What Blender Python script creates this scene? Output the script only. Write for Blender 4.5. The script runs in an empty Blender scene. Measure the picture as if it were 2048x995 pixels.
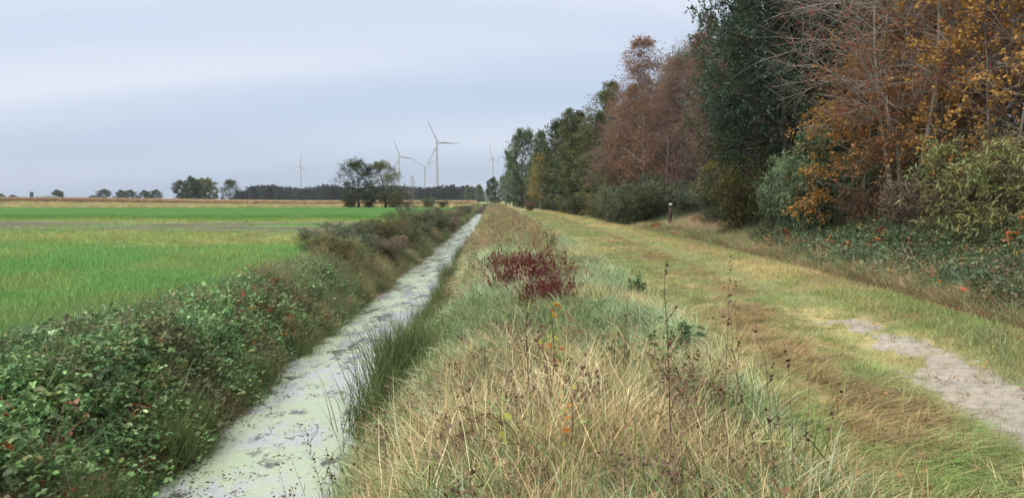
import bpy, math
import numpy as np
from math import radians, pi

S = bpy.context.scene
COL = S.collection
rng = np.random.default_rng(11)

# ------------------------------------------------------------------ camera
EYE = 1.7
FPX = 1490.0                      # focal length in pixels of the 2048 px wide frame
cd = bpy.data.cameras.new('camera')
cd.sensor_width = 36.0
cd.lens = 36.0 * FPX / 2048.0
cd.clip_start = 0.05
cd.clip_end = 9000.0
cam = bpy.data.objects.new('camera', cd)
cam.location = (0, 0, EYE)
cam.rotation_euler = (radians(90 - 3.78), 0, radians(-1.5))
COL.objects.link(cam)
S.camera = cam

# ------------------------------------------------------------------ sky, sun, exposure
SUN_EL, SUN_AZ = radians(62), radians(235)      # azimuth clockwise from +Y
w = bpy.data.worlds.new('World')
S.world = w
w.use_nodes = True
nt = w.node_tree
nt.nodes.clear()
N = nt.nodes.new
L = nt.links.new
out = N('ShaderNodeOutputWorld')
bg = N('ShaderNodeBackground')
L(bg.outputs[0], out.inputs[0])
sky = N('ShaderNodeTexSky')
sky.sky_type = 'NISHITA'
sky.sun_disc = False
sky.sun_elevation = SUN_EL
sky.sun_rotation = SUN_AZ
sky.air_density = 1.0
sky.dust_density = 1.5
skm = N('ShaderNodeVectorMath'); skm.operation = 'SCALE'
skm.inputs['Scale'].default_value = 0.10
L(sky.outputs[0], skm.inputs[0])
tc = N('ShaderNodeTexCoord')
sp = N('ShaderNodeSeparateXYZ')
L(tc.outputs['Generated'], sp.inputs[0])
def wmath(op, a, b=None):
    m = N('ShaderNodeMath'); m.operation = op
    for k, v in enumerate((a, b)):
        if v is None:
            continue
        if isinstance(v, (int, float)):
            m.inputs[k].default_value = v
        else:
            L(v, m.inputs[k])
    return m.outputs[0]
zz = wmath('ADD', wmath('MAXIMUM', sp.outputs[2], 0.0), 0.22)
cxy = N('ShaderNodeCombineXYZ')
L(wmath('DIVIDE', sp.outputs[0], zz), cxy.inputs[0])
L(wmath('DIVIDE', sp.outputs[1], zz), cxy.inputs[1])
mp = N('ShaderNodeMapping')
mp.inputs['Rotation'].default_value = (0, 0, radians(-13))
mp.inputs['Scale'].default_value = (0.16, 0.75, 1)
mp.inputs['Location'].default_value = (0.35, 0.90, 0)
L(cxy.outputs[0], mp.inputs[0])
n1 = N('ShaderNodeTexNoise')
n1.inputs['Scale'].default_value = 1.0
n1.inputs['Detail'].default_value = 2.5
n1.inputs['Roughness'].default_value = 0.42
n1.inputs['Distortion'].default_value = 0.3
L(mp.outputs[0], n1.inputs[0])
cr = N('ShaderNodeValToRGB')
cr.color_ramp.interpolation = 'EASE'
cr.color_ramp.elements[0].position = 0.30
cr.color_ramp.elements[0].color = (0.70, 0.70, 0.70, 1)
cr.color_ramp.elements[1].position = 0.68
cr.color_ramp.elements[1].color = (1, 1, 1, 1)
nse = wmath('ADD', n1.outputs[0], wmath('MULTIPLY', wmath('SUBTRACT', wmath('MINIMUM', sp.outputs[2], 0.40), 0.12), 0.85))
L(nse, cr.inputs[0])
cc = N('ShaderNodeValToRGB')
cc.color_ramp.elements[0].position = 0.30
cc.color_ramp.elements[0].color = (0.39, 0.50, 0.70, 1)
cc.color_ramp.elements[1].position = 0.70
cc.color_ramp.elements[1].color = (0.72, 0.74, 0.78, 1)
L(nse, cc.inputs[0])
mx = N('ShaderNodeMix'); mx.data_type = 'RGBA'
L(cr.outputs[0], mx.inputs['Factor'])
L(skm.outputs[0], mx.inputs[6])
L(cc.outputs[0], mx.inputs[7])
L(mx.outputs[2], bg.inputs[0])
bg.inputs[1].default_value = 1.0

sd = bpy.data.lights.new('sun', 'SUN')
sd.energy = 3.2
sd.angle = radians(55)
sd.color = (1.0, 0.96, 0.90)
sun = bpy.data.objects.new('sun', sd)
sun.rotation_euler = (radians(90) - SUN_EL, 0, pi - SUN_AZ)
COL.objects.link(sun)

S.view_settings.view_transform = 'Standard'
S.view_settings.look = 'None'
S.view_settings.gamma = 1.0
S.view_settings.exposure = 0.36
S.view_settings.use_curve_mapping = False
S.render.engine = 'CYCLES'
S.cycles.max_bounces = 4
S.cycles.diffuse_bounces = 2
S.cycles.glossy_bounces = 2
S.cycles.transmission_bounces = 2
S.cycles.volume_bounces = 0
S.cycles.use_adaptive_sampling = True
S.cycles.adaptive_threshold = 0.025

# ------------------------------------------------------------------ small tools
def lin(r, g, b, k=1.0):
    f = lambda c: (c / 255 / 12.92) if c / 255 <= 0.04045 else ((c / 255 + 0.055) / 1.055) ** 2.4
    return np.array([f(r) * k, f(g) * k, f(b) * k])

def hsh(ix, iy, s):
    v = np.sin(ix * 127.1 + iy * 311.7 + s * 74.7) * 43758.5453
    return v - np.floor(v)

def vn(x, y, sc, seed=0):
    x = np.asarray(x, float) / sc; y = np.asarray(y, float) / sc
    ix = np.floor(x); iy = np.floor(y)
    fx = x - ix; fy = y - iy
    fx = fx * fx * (3 - 2 * fx); fy = fy * fy * (3 - 2 * fy)
    a = hsh(ix, iy, seed); b = hsh(ix + 1, iy, seed)
    c = hsh(ix, iy + 1, seed); d = hsh(ix + 1, iy + 1, seed)
    return (a * (1 - fx) + b * fx) * (1 - fy) + (c * (1 - fx) + d * fx) * fy

def fbm(x, y, sc, seed=0):
    return (vn(x, y, sc, seed) * 0.55 + vn(x, y, sc * 0.47, seed + 3) * 0.3 + vn(x, y, sc * 0.21, seed + 5) * 0.15)

def sstep(a, b, x):
    t = np.clip((np.asarray(x, float) - a) / (b - a), 0, 1)
    return t * t * (3 - 2 * t)

def gauss(x, c, s):
    return np.exp(-((x - c) / s) ** 2)

def P(u, d):
    """ground position of photo column u at forward distance d"""
    return d * math.tan(math.atan((u - 1024) / FPX) + radians(1.5)), d

def mk(name, V, tris=None, quads=None, fl=None, mat=None, smooth=False, cols=None):
    me = bpy.data.meshes.new(name)
    V = np.asarray(V, np.float32).reshape(-1, 3)
    me.vertices.add(len(V))
    me.vertices.foreach_set('co', V.ravel())
    nt_ = 0 if tris is None else len(tris)
    nq_ = 0 if quads is None else len(quads)
    li = []
    if nt_: li.append(np.asarray(tris, np.int32).ravel())
    if nq_: li.append(np.asarray(quads, np.int32).ravel())
    li = np.concatenate(li) if li else np.zeros(0, np.int32)
    if len(li):
        me.loops.add(len(li))
        me.loops.foreach_set('vertex_index', li)
        me.polygons.add(nt_ + nq_)
        st = np.concatenate([np.arange(nt_) * 3, nt_ * 3 + np.arange(nq_) * 4]).astype(np.int32)
        me.polygons.foreach_set('loop_start', st)
        if smooth:
            me.polygons.foreach_set('use_smooth', np.ones(nt_ + nq_, bool))
    for k, v in (fl or {}).items():
        a = me.attributes.new(k, 'FLOAT', 'POINT')
        a.data.foreach_set('value', np.asarray(v, np.float32).ravel())
    for k, v in (cols or {}).items():
        a = me.attributes.new(k, 'FLOAT_COLOR', 'POINT')
        v = np.asarray(v, np.float32)
        v = np.concatenate([v, np.ones((len(v), 1), np.float32)], 1)
        a.data.foreach_set('color', v.ravel())
    me.update(calc_edges=True)
    me.validate()
    if mat: me.materials.append(mat)
    return me

def link(name, me, parent=None, loc=(0, 0, 0), rotz=0.0, scale=1.0, **props):
    o = bpy.data.objects.new(name, me)
    COL.objects.link(o)
    o.location = loc
    o.rotation_euler = (0, 0, rotz)
    if scale != 1.0:
        o.scale = (scale,) * 3 if isinstance(scale, (int, float)) else scale
    if parent: o.parent = parent
    for k, v in props.items():
        if v is not None: o[k] = v
    return o

class MB:
    """collects boxes, tubes and rings of one mesh"""
    def __init__(s): s.V = []; s.Q = []; s.T = []; s.n = 0
    def add(s, V, Q=(), T=()):
        V = np.asarray(V, float).reshape(-1, 3)
        if len(Q): s.Q.append(np.asarray(Q) + s.n)
        if len(T): s.T.append(np.asarray(T) + s.n)
        s.V.append(V); s.n += len(V)
    def tube(s, pts, rad, k=10, cap=True):
        pts = np.asarray(pts, float); rad = np.asarray(rad, float)
        V, Q = tubes(pts[None], rad[None], k)
        n = len(pts)
        s.add(V, Q)
        if cap:
            s.add([pts[-1]] , T=[])
            c = s.n - 1
            b = c - k
            s.T.append(np.array([[b + i, b + (i + 1) % k, c] for i in range(k)]))
            s.add([pts[0]])
            c2 = s.n - 1
            b = c - n * k
            s.T.append(np.array([[b + (i + 1) % k, b + i, c2] for i in range(k)]))
    def box(s, a, b):
        (x0, y0, z0), (x1, y1, z1) = a, b
        s.add([(x0,y0,z0),(x1,y0,z0),(x1,y1,z0),(x0,y1,z0),(x0,y0,z1),(x1,y0,z1),(x1,y1,z1),(x0,y1,z1)],
              [(0,3,2,1),(4,5,6,7),(0,1,5,4),(1,2,6,5),(2,3,7,6),(3,0,4,7)])
    def mesh(s, name, mat, smooth=False):
        return mk(name, np.concatenate(s.V), np.concatenate(s.T) if s.T else None, np.concatenate(s.Q) if s.Q else None, mat=mat, smooth=smooth)

def norm(v):
    return v / np.maximum(np.linalg.norm(v, axis=-1, keepdims=True), 1e-9)

def tubes(paths, rads, k):
    """paths (B,n,3), rads (B,n) -> verts, quads"""
    B, n, _ = paths.shape
    tan = np.gradient(paths, axis=1)
    tan = norm(tan)
    ref = np.where(np.abs(tan[:, :1, 2:3]) > 0.9, np.array([1.0, 0, 0]), np.array([0, 0, 1.0]))
    a = norm(np.cross(tan, np.broadcast_to(ref, tan.shape)))
    b = np.cross(tan, a)
    th = np.arange(k) / k * 2 * pi
    V = paths[:, :, None] + rads[:, :, None, None] * (np.cos(th)[None, None, :, None] * a[:, :, None] + np.sin(th)[None, None, :, None] * b[:, :, None])
    i = np.arange(B)[:, None, None] * n * k + np.arange(n - 1)[None, :, None] * k
    j = np.arange(k)[None, None]
    j2 = (j + 1) % k
    Q = np.stack([i + j, i + j2, i + k + j2, i + k + j], -1).reshape(-1, 4)
    return V.reshape(-1, 3), Q

LEAF_OV = (np.array([(0,0,0),(.30,.30,.07),(.27,.68,.06),(0,1,-.06),(-.27,.68,.06),(-.30,.30,.07)], float),
           np.array([(0,1,2),(0,2,3),(0,3,4),(0,4,5)]))
LEAF_KITE = (np.array([(0,0,0),(.34,.5,.06),(0,1,-.04),(-.34,.5,.06)], float), np.array([(0,1,2),(0,2,3)]))
LEAF_LONG = (np.array([(0,0,0),(.11,.4,.03),(0,1,-.12),(-.11,.4,.03)], float), np.array([(0,1,2),(0,2,3)]))

def leaves(pos, d, nrm, size, tpl):
    d = norm(d)
    x = norm(np.cross(d, nrm))
    z = np.cross(x, d)
    T, F = tpl
    V = pos[:, None] + size[:, None, None] * (T[None, :, 0:1] * x[:, None] + T[None, :, 1:2] * d[:, None] + T[None, :, 2:3] * z[:, None])
    m = len(T)
    Fq = (np.arange(len(pos))[:, None, None] * m + F[None]).reshape(-1, F.shape[1])
    return V.reshape(-1, 3), Fq, m

# ------------------------------------------------------------------ materials
def newmat(name):
    m = bpy.data.materials.new(name)
    m.use_nodes = True
    t = m.node_tree
    t.nodes.clear()
    o = t.nodes.new('ShaderNodeOutputMaterial')
    return m, t, o

def leaf_shader(t, o, csock, trans=0.28, rough=0.55, spec=0.25):
    p = t.nodes.new('ShaderNodeBsdfPrincipled')
    p.inputs['Roughness'].default_value = rough
    p.inputs['Specular IOR Level'].default_value = spec
    tr = t.nodes.new('ShaderNodeBsdfTranslucent')
    m = t.nodes.new('ShaderNodeMixShader')
    m.inputs[0].default_value = trans
    t.links.new(csock, p.inputs['Base Color'])
    t.links.new(csock, tr.inputs['Color'])
    t.links.new(p.outputs[0], m.inputs[1])
    t.links.new(tr.outputs[0], m.inputs[2])
    t.links.new(m.outputs[0], o.inputs[0])

def ramp_mat(name, stops, trans=0.28, rough=0.55, spec=0.25):
    """foliage whose leaves differ by the per-leaf value lv"""
    m, t, o = newmat(name)
    a = t.nodes.new('ShaderNodeAttribute'); a.attribute_name = 'lv'
    r = t.nodes.new('ShaderNodeValToRGB')
    e = r.color_ramp.elements
    e[0].position = stops[0][0]; e[0].color = (*stops[0][1], 1)
    e[1].position = stops[-1][0]; e[1].color = (*stops[-1][1], 1)
    for p_, c in stops[1:-1]:
        q = e.new(p_); q.color = (*c, 1)
    t.links.new(a.outputs['Fac'], r.inputs[0])
    leaf_shader(t, o, r.outputs[0], trans, rough, spec)
    return m

def inst_mat(name, trans=0.28, rough=0.6, spec=0.2, var=0.7):
    """colour comes with each scattered plant, blades vary by bv"""
    m, t, o = newmat(name)
    a = t.nodes.new('ShaderNodeAttribute'); a.attribute_type = 'INSTANCER'; a.attribute_name = 'col'
    b = t.nodes.new('ShaderNodeAttribute'); b.attribute_name = 'bv'
    mm = t.nodes.new('ShaderNodeMath'); mm.operation = 'MULTIPLY_ADD'
    mm.inputs[1].default_value = var; mm.inputs[2].default_value = 1 - var * 0.5
    t.links.new(b.outputs['Fac'], mm.inputs[0])
    v = t.nodes.new('ShaderNodeVectorMath'); v.operation = 'SCALE'
    a2 = t.nodes.new('ShaderNodeAttribute'); a2.attribute_type = 'INSTANCER'; a2.attribute_name = 'col2'
    hv = t.nodes.new('ShaderNodeAttribute'); hv.attribute_name = 'hv'
    mc = t.nodes.new('ShaderNodeMix'); mc.data_type = 'RGBA'
    t.links.new(hv.outputs['Fac'], mc.inputs['Factor'])
    t.links.new(a.outputs['Color'], mc.inputs[6]); t.links.new(a2.outputs['Color'], mc.inputs[7])
    t.links.new(mc.outputs[2], v.inputs[0])
    t.links.new(mm.outputs[0], v.inputs['Scale'])
    leaf_shader(t, o, v.outputs[0], trans, rough, spec)
    return m

def bark_mat(name, c0, c1, scale=18.0, stretch=0.25):
    m, t, o = newmat(name)
    p = t.nodes.new('ShaderNodeBsdfPrincipled')
    p.inputs['Roughness'].default_value = 0.85
    p.inputs['Specular IOR Level'].default_value = 0.2
    tcn = t.nodes.new('ShaderNodeTexCoord')
    mpn = t.nodes.new('ShaderNodeMapping'); mpn.inputs['Scale'].default_value = (1, 1, stretch)
    n = t.nodes.new('ShaderNodeTexNoise'); n.inputs['Scale'].default_value = scale; n.inputs['Detail'].default_value = 4
    r = t.nodes.new('ShaderNodeValToRGB')
    r.color_ramp.elements[0].position = 0.38; r.color_ramp.elements[0].color = (*c0, 1)
    r.color_ramp.elements[1].position = 0.62; r.color_ramp.elements[1].color = (*c1, 1)
    bm = t.nodes.new('ShaderNodeBump'); bm.inputs['Strength'].default_value = 0.5; bm.inputs['Distance'].default_value = 0.02
    t.links.new(tcn.outputs['Object'], mpn.inputs[0]); t.links.new(mpn.outputs[0], n.inputs[0])
    t.links.new(n.outputs[0], r.inputs[0]); t.links.new(r.outputs[0], p.inputs['Base Color'])
    t.links.new(n.outputs[0], bm.inputs['Height']); t.links.new(bm.outputs[0], p.inputs['Normal'])
    t.links.new(p.outputs[0], o.inputs[0])
    return m

def plain_mat(name, c, rough=0.6, spec=0.3, var=0.12, scale=3.0):
    return bark_mat_plain(name, c, rough, spec, var, scale)

def bark_mat_plain(name, c, rough, spec, var, scale):
    m, t, o = newmat(name)
    p = t.nodes.new('ShaderNodeBsdfPrincipled')
    p.inputs['Roughness'].default_value = rough
    p.inputs['Specular IOR Level'].default_value = spec
    tcn = t.nodes.new('ShaderNodeTexCoord')
    n = t.nodes.new('ShaderNodeTexNoise'); n.inputs['Scale'].default_value = scale; n.inputs['Detail'].default_value = 5
    r = t.nodes.new('ShaderNodeValToRGB')
    c = np.asarray(c)
    r.color_ramp.elements[0].position = 0.3; r.color_ramp.elements[0].color = (*(c * (1 - var)), 1)
    r.color_ramp.elements[1].position = 0.7; r.color_ramp.elements[1].color = (*np.minimum(c * (1 + var), 1), 1)
    t.links.new(tcn.outputs['Object'], n.inputs[0]); t.links.new(n.outputs[0], r.inputs[0])
    t.links.new(r.outputs[0], p.inputs['Base Color'])
    t.links.new(p.outputs[0], o.inputs[0])
    return m

M_GRASS = inst_mat('grass blades', 0.16, var=.95)
M_LEAF = inst_mat('herb leaves', 0.22, 0.42, 0.35, 0.9)
M_STEM = bark_mat('dry stems', lin(84, 64, 52), lin(128, 106, 86), 60)
M_BARK_DARK = bark_mat('dark bark', lin(52, 46, 40), lin(92, 84, 72))
M_BARK_GREY = bark_mat('grey bark', lin(112, 106, 96), lin(160, 152, 138))
M_BARK_BIRCH = bark_mat('birch bark', lin(60, 56, 52), lin(196, 190, 180), 7, 3.0)
M_TWIG_PURPLE = bark_mat('purple brown twigs', lin(104, 84, 80), lin(146, 124, 116))
M_TWIG_GREY = bark_mat('grey brown twigs', lin(118, 106, 98), lin(160, 148, 136))

# ------------------------------------------------------------------ terrain
def ps(y):
    return 2.9 * (1 - np.exp(-np.maximum(np.asarray(y, float) - 4, -2) / 15.0))
def rutA(y): return 3.55 + ps(y)
def rutB(y): return 6.35 + ps(y)
WATER_Z = -1.42
PX = [-1e5, -5.3, -4.7, -3.75, -3.5, -2.05, -1.8, -0.95, -0.25, 0.9, 2.5, 1e5]
PZ = [-.30, -.30, -.36, -1.36, -1.75, -1.75, -1.36, -.55, -.18, -.02, 0, 0]
def zt(x, y):
    x = np.asarray(x, float); y = np.asarray(y, float)
    wl = .14 - .30 * (1 - sstep(8, 14, y)) + .55 * (vn(0 * x, y, 2.6, 15) - .5) + .25 * (vn(0 * x, y, .9, 16) - .5)
    wr = .28 + .36 * (vn(0 * x, y, 3.1, 17) - .5)
    z = np.interp(np.where(x < -2.8, x + wl, x - wr * (1 - sstep(-1.2, 0, x))), PX, PZ)
    near = np.exp(-np.maximum(np.abs(y) - 40, 0) / 80.0)
    shut = sstep(150, 190, y) * (z < -.3)
    z = z * (1 - shut) - .32 * shut
    bank = sstep(-2.0, -1.0, x) * (1 - sstep(1.4, 2.6, x))
    z = z + bank * ((fbm(x, y, 1.5, 1) - .5) * 0.60 + .10 * gauss(x, .3, .7)) + bank * (fbm(x, y, 6, 21) - .45) * .35 * sstep(14, 30, y)
    path = sstep(1.6, 2.6, x)
    z = z + path * (fbm(x, y, 1.1, 2) - .5) * 0.06 * near
    A = rutA(y); B = rutB(y)
    z = z - .06 * gauss(x, A, .5) - .10 * gauss(x, B, .4) + .07 * gauss(x, (A + B) / 2 + .1, .7)
    z = z + .5 * sstep(.3, 4.5, x - B) + (fbm(x, y, 2.3, 4) - .5) * .3 * sstep(.5, 2, x - B) * near
    z = z + (fbm(x, y, 5, 6) - .5) * .10 * (1 - sstep(-5.4, -5.0, x)) * np.exp(-np.maximum(y - 80, 0) / 100)
    # land beyond the field climbs gently on the far left
    left = sstep(-70, -185, x)
    z = z + left * 1.25 * sstep(205, 270, y)
    z = z - .12 * sstep(196, 204, y) * (1 - sstep(-5.2, -4.6, x))
    return z

def axis(segs):
    a = []
    for lo, hi, st in segs:
        a += list(np.arange(lo, hi, st))
    return np.array(a + [segs[-1][1]])
def growth(x0, x1, step, g):
    a = [x0]
    while a[-1] < x1:
        a.append(a[-1] + step); step *= g
    a[-1] = x1
    return a
xs = np.array(sorted(set([-v for v in growth(9, 3600, .8, 1.13)] + list(axis([(-9, -5.4, .45), (-5.4, 10.4, .11), (10.4, 14, .45)])[:-1]) + growth(14, 3600, .8, 1.13))))
ys = np.array(sorted(set([-v for v in growth(4, 3600, 1.2, 1.3)] + list(np.arange(-4, 34, .2))[1:] + growth(34, 3600, .3, 1.03))))
GX, GY = np.meshgrid(xs, ys)
gx = GX.ravel(); gy = GY.ravel()

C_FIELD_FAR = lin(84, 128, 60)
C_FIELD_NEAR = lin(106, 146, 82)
C_YELLOW = lin(144, 148, 90)
C_DIRT = lin(100, 94, 78)
C_BANK = lin(92, 94, 66)
C_STRAW = lin(206, 184, 130)
C_PATHG = lin(128, 134, 90)
C_BROWN = lin(138, 118, 90)
C_SAND = lin(158, 150, 138)
C_LITTER = lin(104, 78, 62)
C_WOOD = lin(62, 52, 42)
C_ROUGH = lin(150, 146, 108)

def mixc(a, b, f):
    f = np.clip(np.asarray(f, float), 0, 1)[..., None]
    return a * (1 - f) + b * f

def field_masks(x, y):
    """weights of bare dirt and of yellowed grass in the field"""
    yy = y + 0.10 * (x + 20) + (fbm(x, y, 9, 31) - .5) * 9
    strip = sstep(44, 50, yy) * (1 - sstep(63, 71, yy))
    dirt = strip * sstep(.26, .46, .6 * fbm(x * .35, y, 2.6, 33) + .4 * fbm(x, y, .8, 34))
    yel = sstep(30, 38, yy) * (1 - sstep(44, 50, yy)) + .8 * sstep(60, 66, yy) * (1 - sstep(72, 80, yy))
    # curving wheel tracks that leave the strip towards the ditch bank
    for off in (0.0, 1.9):
        cx = -10.4 - 5.5 * np.exp(-np.maximum(y - 29, 0) / 5.0) - off
        dirt = np.maximum(dirt, gauss(x, cx, .38) * sstep(28, 31, y) * (1 - sstep(66, 72, y)) * (.65 + .6 * fbm(x, y, 1.3, 35)))
    return np.clip(dirt, 0, 1), np.clip(yel * (.15 + 1.1 * fbm(x, y, 3, 36)), 0, 1)

def sand_mask(x, y):
    a = gauss(x, rutA(y) + .42, .42) * sstep(.44, .56, .6 * fbm(x, y * .55, 1.5, 41) + .4 * fbm(x, y, .45, 42) + .16 * np.exp(-np.abs(y - 6.6) / 3.6))
    return np.clip(a * (1 - sstep(9, 14, y) * .92), 0, 1)
def brown_mask(x, y):
    a = gauss(x, rutA(y) - .75, .65) * sstep(.42, .62, fbm(x, y * .7, 1.0, 43))
    b = gauss(x, rutA(y) + 1.6, .8) * sstep(.52, .66, fbm(x, y * .7, 1.2, 44)) * .8
    return np.clip(a + b, 0, 1)
def litter_mask(x, y):
    return np.clip(gauss(x, rutB(y) + .1, .55) * (.5 + .9 * fbm(x, y, 1.2, 45)), 0, 1) * (1 - .6 * sstep(30, 60, y))

def ground_col(x, y):
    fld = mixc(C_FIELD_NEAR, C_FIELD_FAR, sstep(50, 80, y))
    d, ye = field_masks(x, y)
    fld = mixc(fld, C_YELLOW, ye)
    fld = mixc(fld, C_DIRT, d)
    fld = fld * (1 - .30 * sstep(60, 100, y))[..., None]  # far turf colour darkened in place of blade self-shading, where scattered grass stops
    fld = mixc(fld, C_ROUGH, sstep(197, 203, y))
    bank = mixc(C_BANK * .8, C_BANK * 1.1, sstep(.4, .65, fbm(x, y, 2.5, 47)))
    mud = lin(64, 56, 44)
    bank = mixc(bank, mud, (1 - sstep(-2.1, -1.4, x)))
    path = mixc(C_PATHG, C_STRAW * .8, sstep(.5, .75, fbm(x, y, 2.2, 48)) * .6)
    path = mixc(path, C_BROWN, brown_mask(x, y))
    path = mixc(path, C_LITTER, litter_mask(x, y))
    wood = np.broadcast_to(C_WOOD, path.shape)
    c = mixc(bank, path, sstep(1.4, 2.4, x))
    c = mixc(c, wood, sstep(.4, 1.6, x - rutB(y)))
    lb = mixc(fld, np.broadcast_to(mud, fld.shape), sstep(-5.1, -4.4, x))
    c = mixc(lb, c, sstep(-3, -2.6, x))
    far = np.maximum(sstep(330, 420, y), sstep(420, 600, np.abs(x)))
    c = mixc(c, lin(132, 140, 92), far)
    return c

def ground_mat():
    m, t, o = newmat('soil and turf')
    p = t.nodes.new('ShaderNodeBsdfPrincipled')
    p.inputs['Roughness'].default_value = 0.95
    p.inputs['Specular IOR Level'].default_value = 0.1
    a = t.nodes.new('ShaderNodeAttribute'); a.attribute_name = 'col'
    tcn = t.nodes.new('ShaderNodeTexCoord')
    n = t.nodes.new('ShaderNodeTexNoise'); n.inputs['Scale'].default_value = 9.0; n.inputs['Detail'].default_value = 7; n.inputs['Roughness'].default_value = .7
    n2 = t.nodes.new('ShaderNodeTexNoise'); n2.inputs['Scale'].default_value = .35; n2.inputs['Detail'].default_value = 6
    t.links.new(tcn.outputs['Object'], n.inputs[0]); t.links.new(tcn.outputs['Object'], n2.inputs[0])
    ad = t.nodes.new('ShaderNodeMath'); ad.operation = 'ADD'
    t.links.new(n.outputs[0], ad.inputs[0]); t.links.new(n2.outputs[0], ad.inputs[1])
    mr = t.nodes.new('ShaderNodeMapRange')
    mr.inputs[1].default_value = .7; mr.inputs[2].default_value = 1.3; mr.inputs[3].default_value = .72; mr.inputs[4].default_value = 1.25
    t.links.new(ad.outputs[0], mr.inputs[0])
    v = t.nodes.new('ShaderNodeVectorMath'); v.operation = 'SCALE'
    sa = t.nodes.new('ShaderNodeAttribute'); sa.attribute_name = 'sand'
    n5 = t.nodes.new('ShaderNodeTexNoise'); n5.inputs['Scale'].default_value = 7; n5.inputs['Detail'].default_value = 8; n5.inputs['Roughness'].default_value = .75
    t.links.new(tcn.outputs['Object'], n5.inputs[0])
    s1 = t.nodes.new('ShaderNodeMath'); s1.operation = 'MULTIPLY_ADD'; s1.inputs[1].default_value = 1.5; s1.inputs[2].default_value = -.75
    t.links.new(n5.outputs[0], s1.inputs[0])
    s2 = t.nodes.new('ShaderNodeMath'); s2.operation = 'ADD'
    t.links.new(sa.outputs['Fac'], s2.inputs[0]); t.links.new(s1.outputs[0], s2.inputs[1])
    s3 = t.nodes.new('ShaderNodeMapRange'); s3.inputs[1].default_value = .38; s3.inputs[2].default_value = .52
    t.links.new(s2.outputs[0], s3.inputs[0])
    sr = t.nodes.new('ShaderNodeValToRGB')
    sr.color_ramp.elements[0].position = .3; sr.color_ramp.elements[0].color = (*(C_SAND * .82), 1)
    sr.color_ramp.elements[1].position = .62; sr.color_ramp.elements[1].color = (*C_SAND, 1)
    t.links.new(n.outputs[0], sr.inputs[0])
    mxs = t.nodes.new('ShaderNodeMix'); mxs.data_type = 'RGBA'
    t.links.new(s3.outputs[0], mxs.inputs['Factor']); t.links.new(a.outputs['Color'], mxs.inputs[6]); t.links.new(sr.outputs[0], mxs.inputs[7])
    t.links.new(mxs.outputs[2], v.inputs[0]); t.links.new(mr.outputs[0], v.inputs['Scale'])
    t.links.new(v.outputs[0], p.inputs['Base Color'])
    b = t.nodes.new('ShaderNodeBump'); b.inputs['Strength'].default_value = .6; b.inputs['Distance'].default_value = .03
    t.links.new(n.outputs[0], b.inputs['Height']); t.links.new(b.outputs[0], p.inputs['Normal'])
    t.links.new(p.outputs[0], o.inputs[0])
    return m

nx, ny = len(xs), len(ys)
ii = (np.arange(ny - 1)[:, None] * nx + np.arange(nx - 1)[None]).ravel()
GQ = np.stack([ii, ii + 1, ii + nx + 1, ii + nx], 1)
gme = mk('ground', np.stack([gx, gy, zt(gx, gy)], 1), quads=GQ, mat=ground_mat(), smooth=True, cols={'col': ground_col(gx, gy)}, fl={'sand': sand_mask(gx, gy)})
link('ground', gme, kind='structure')

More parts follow.
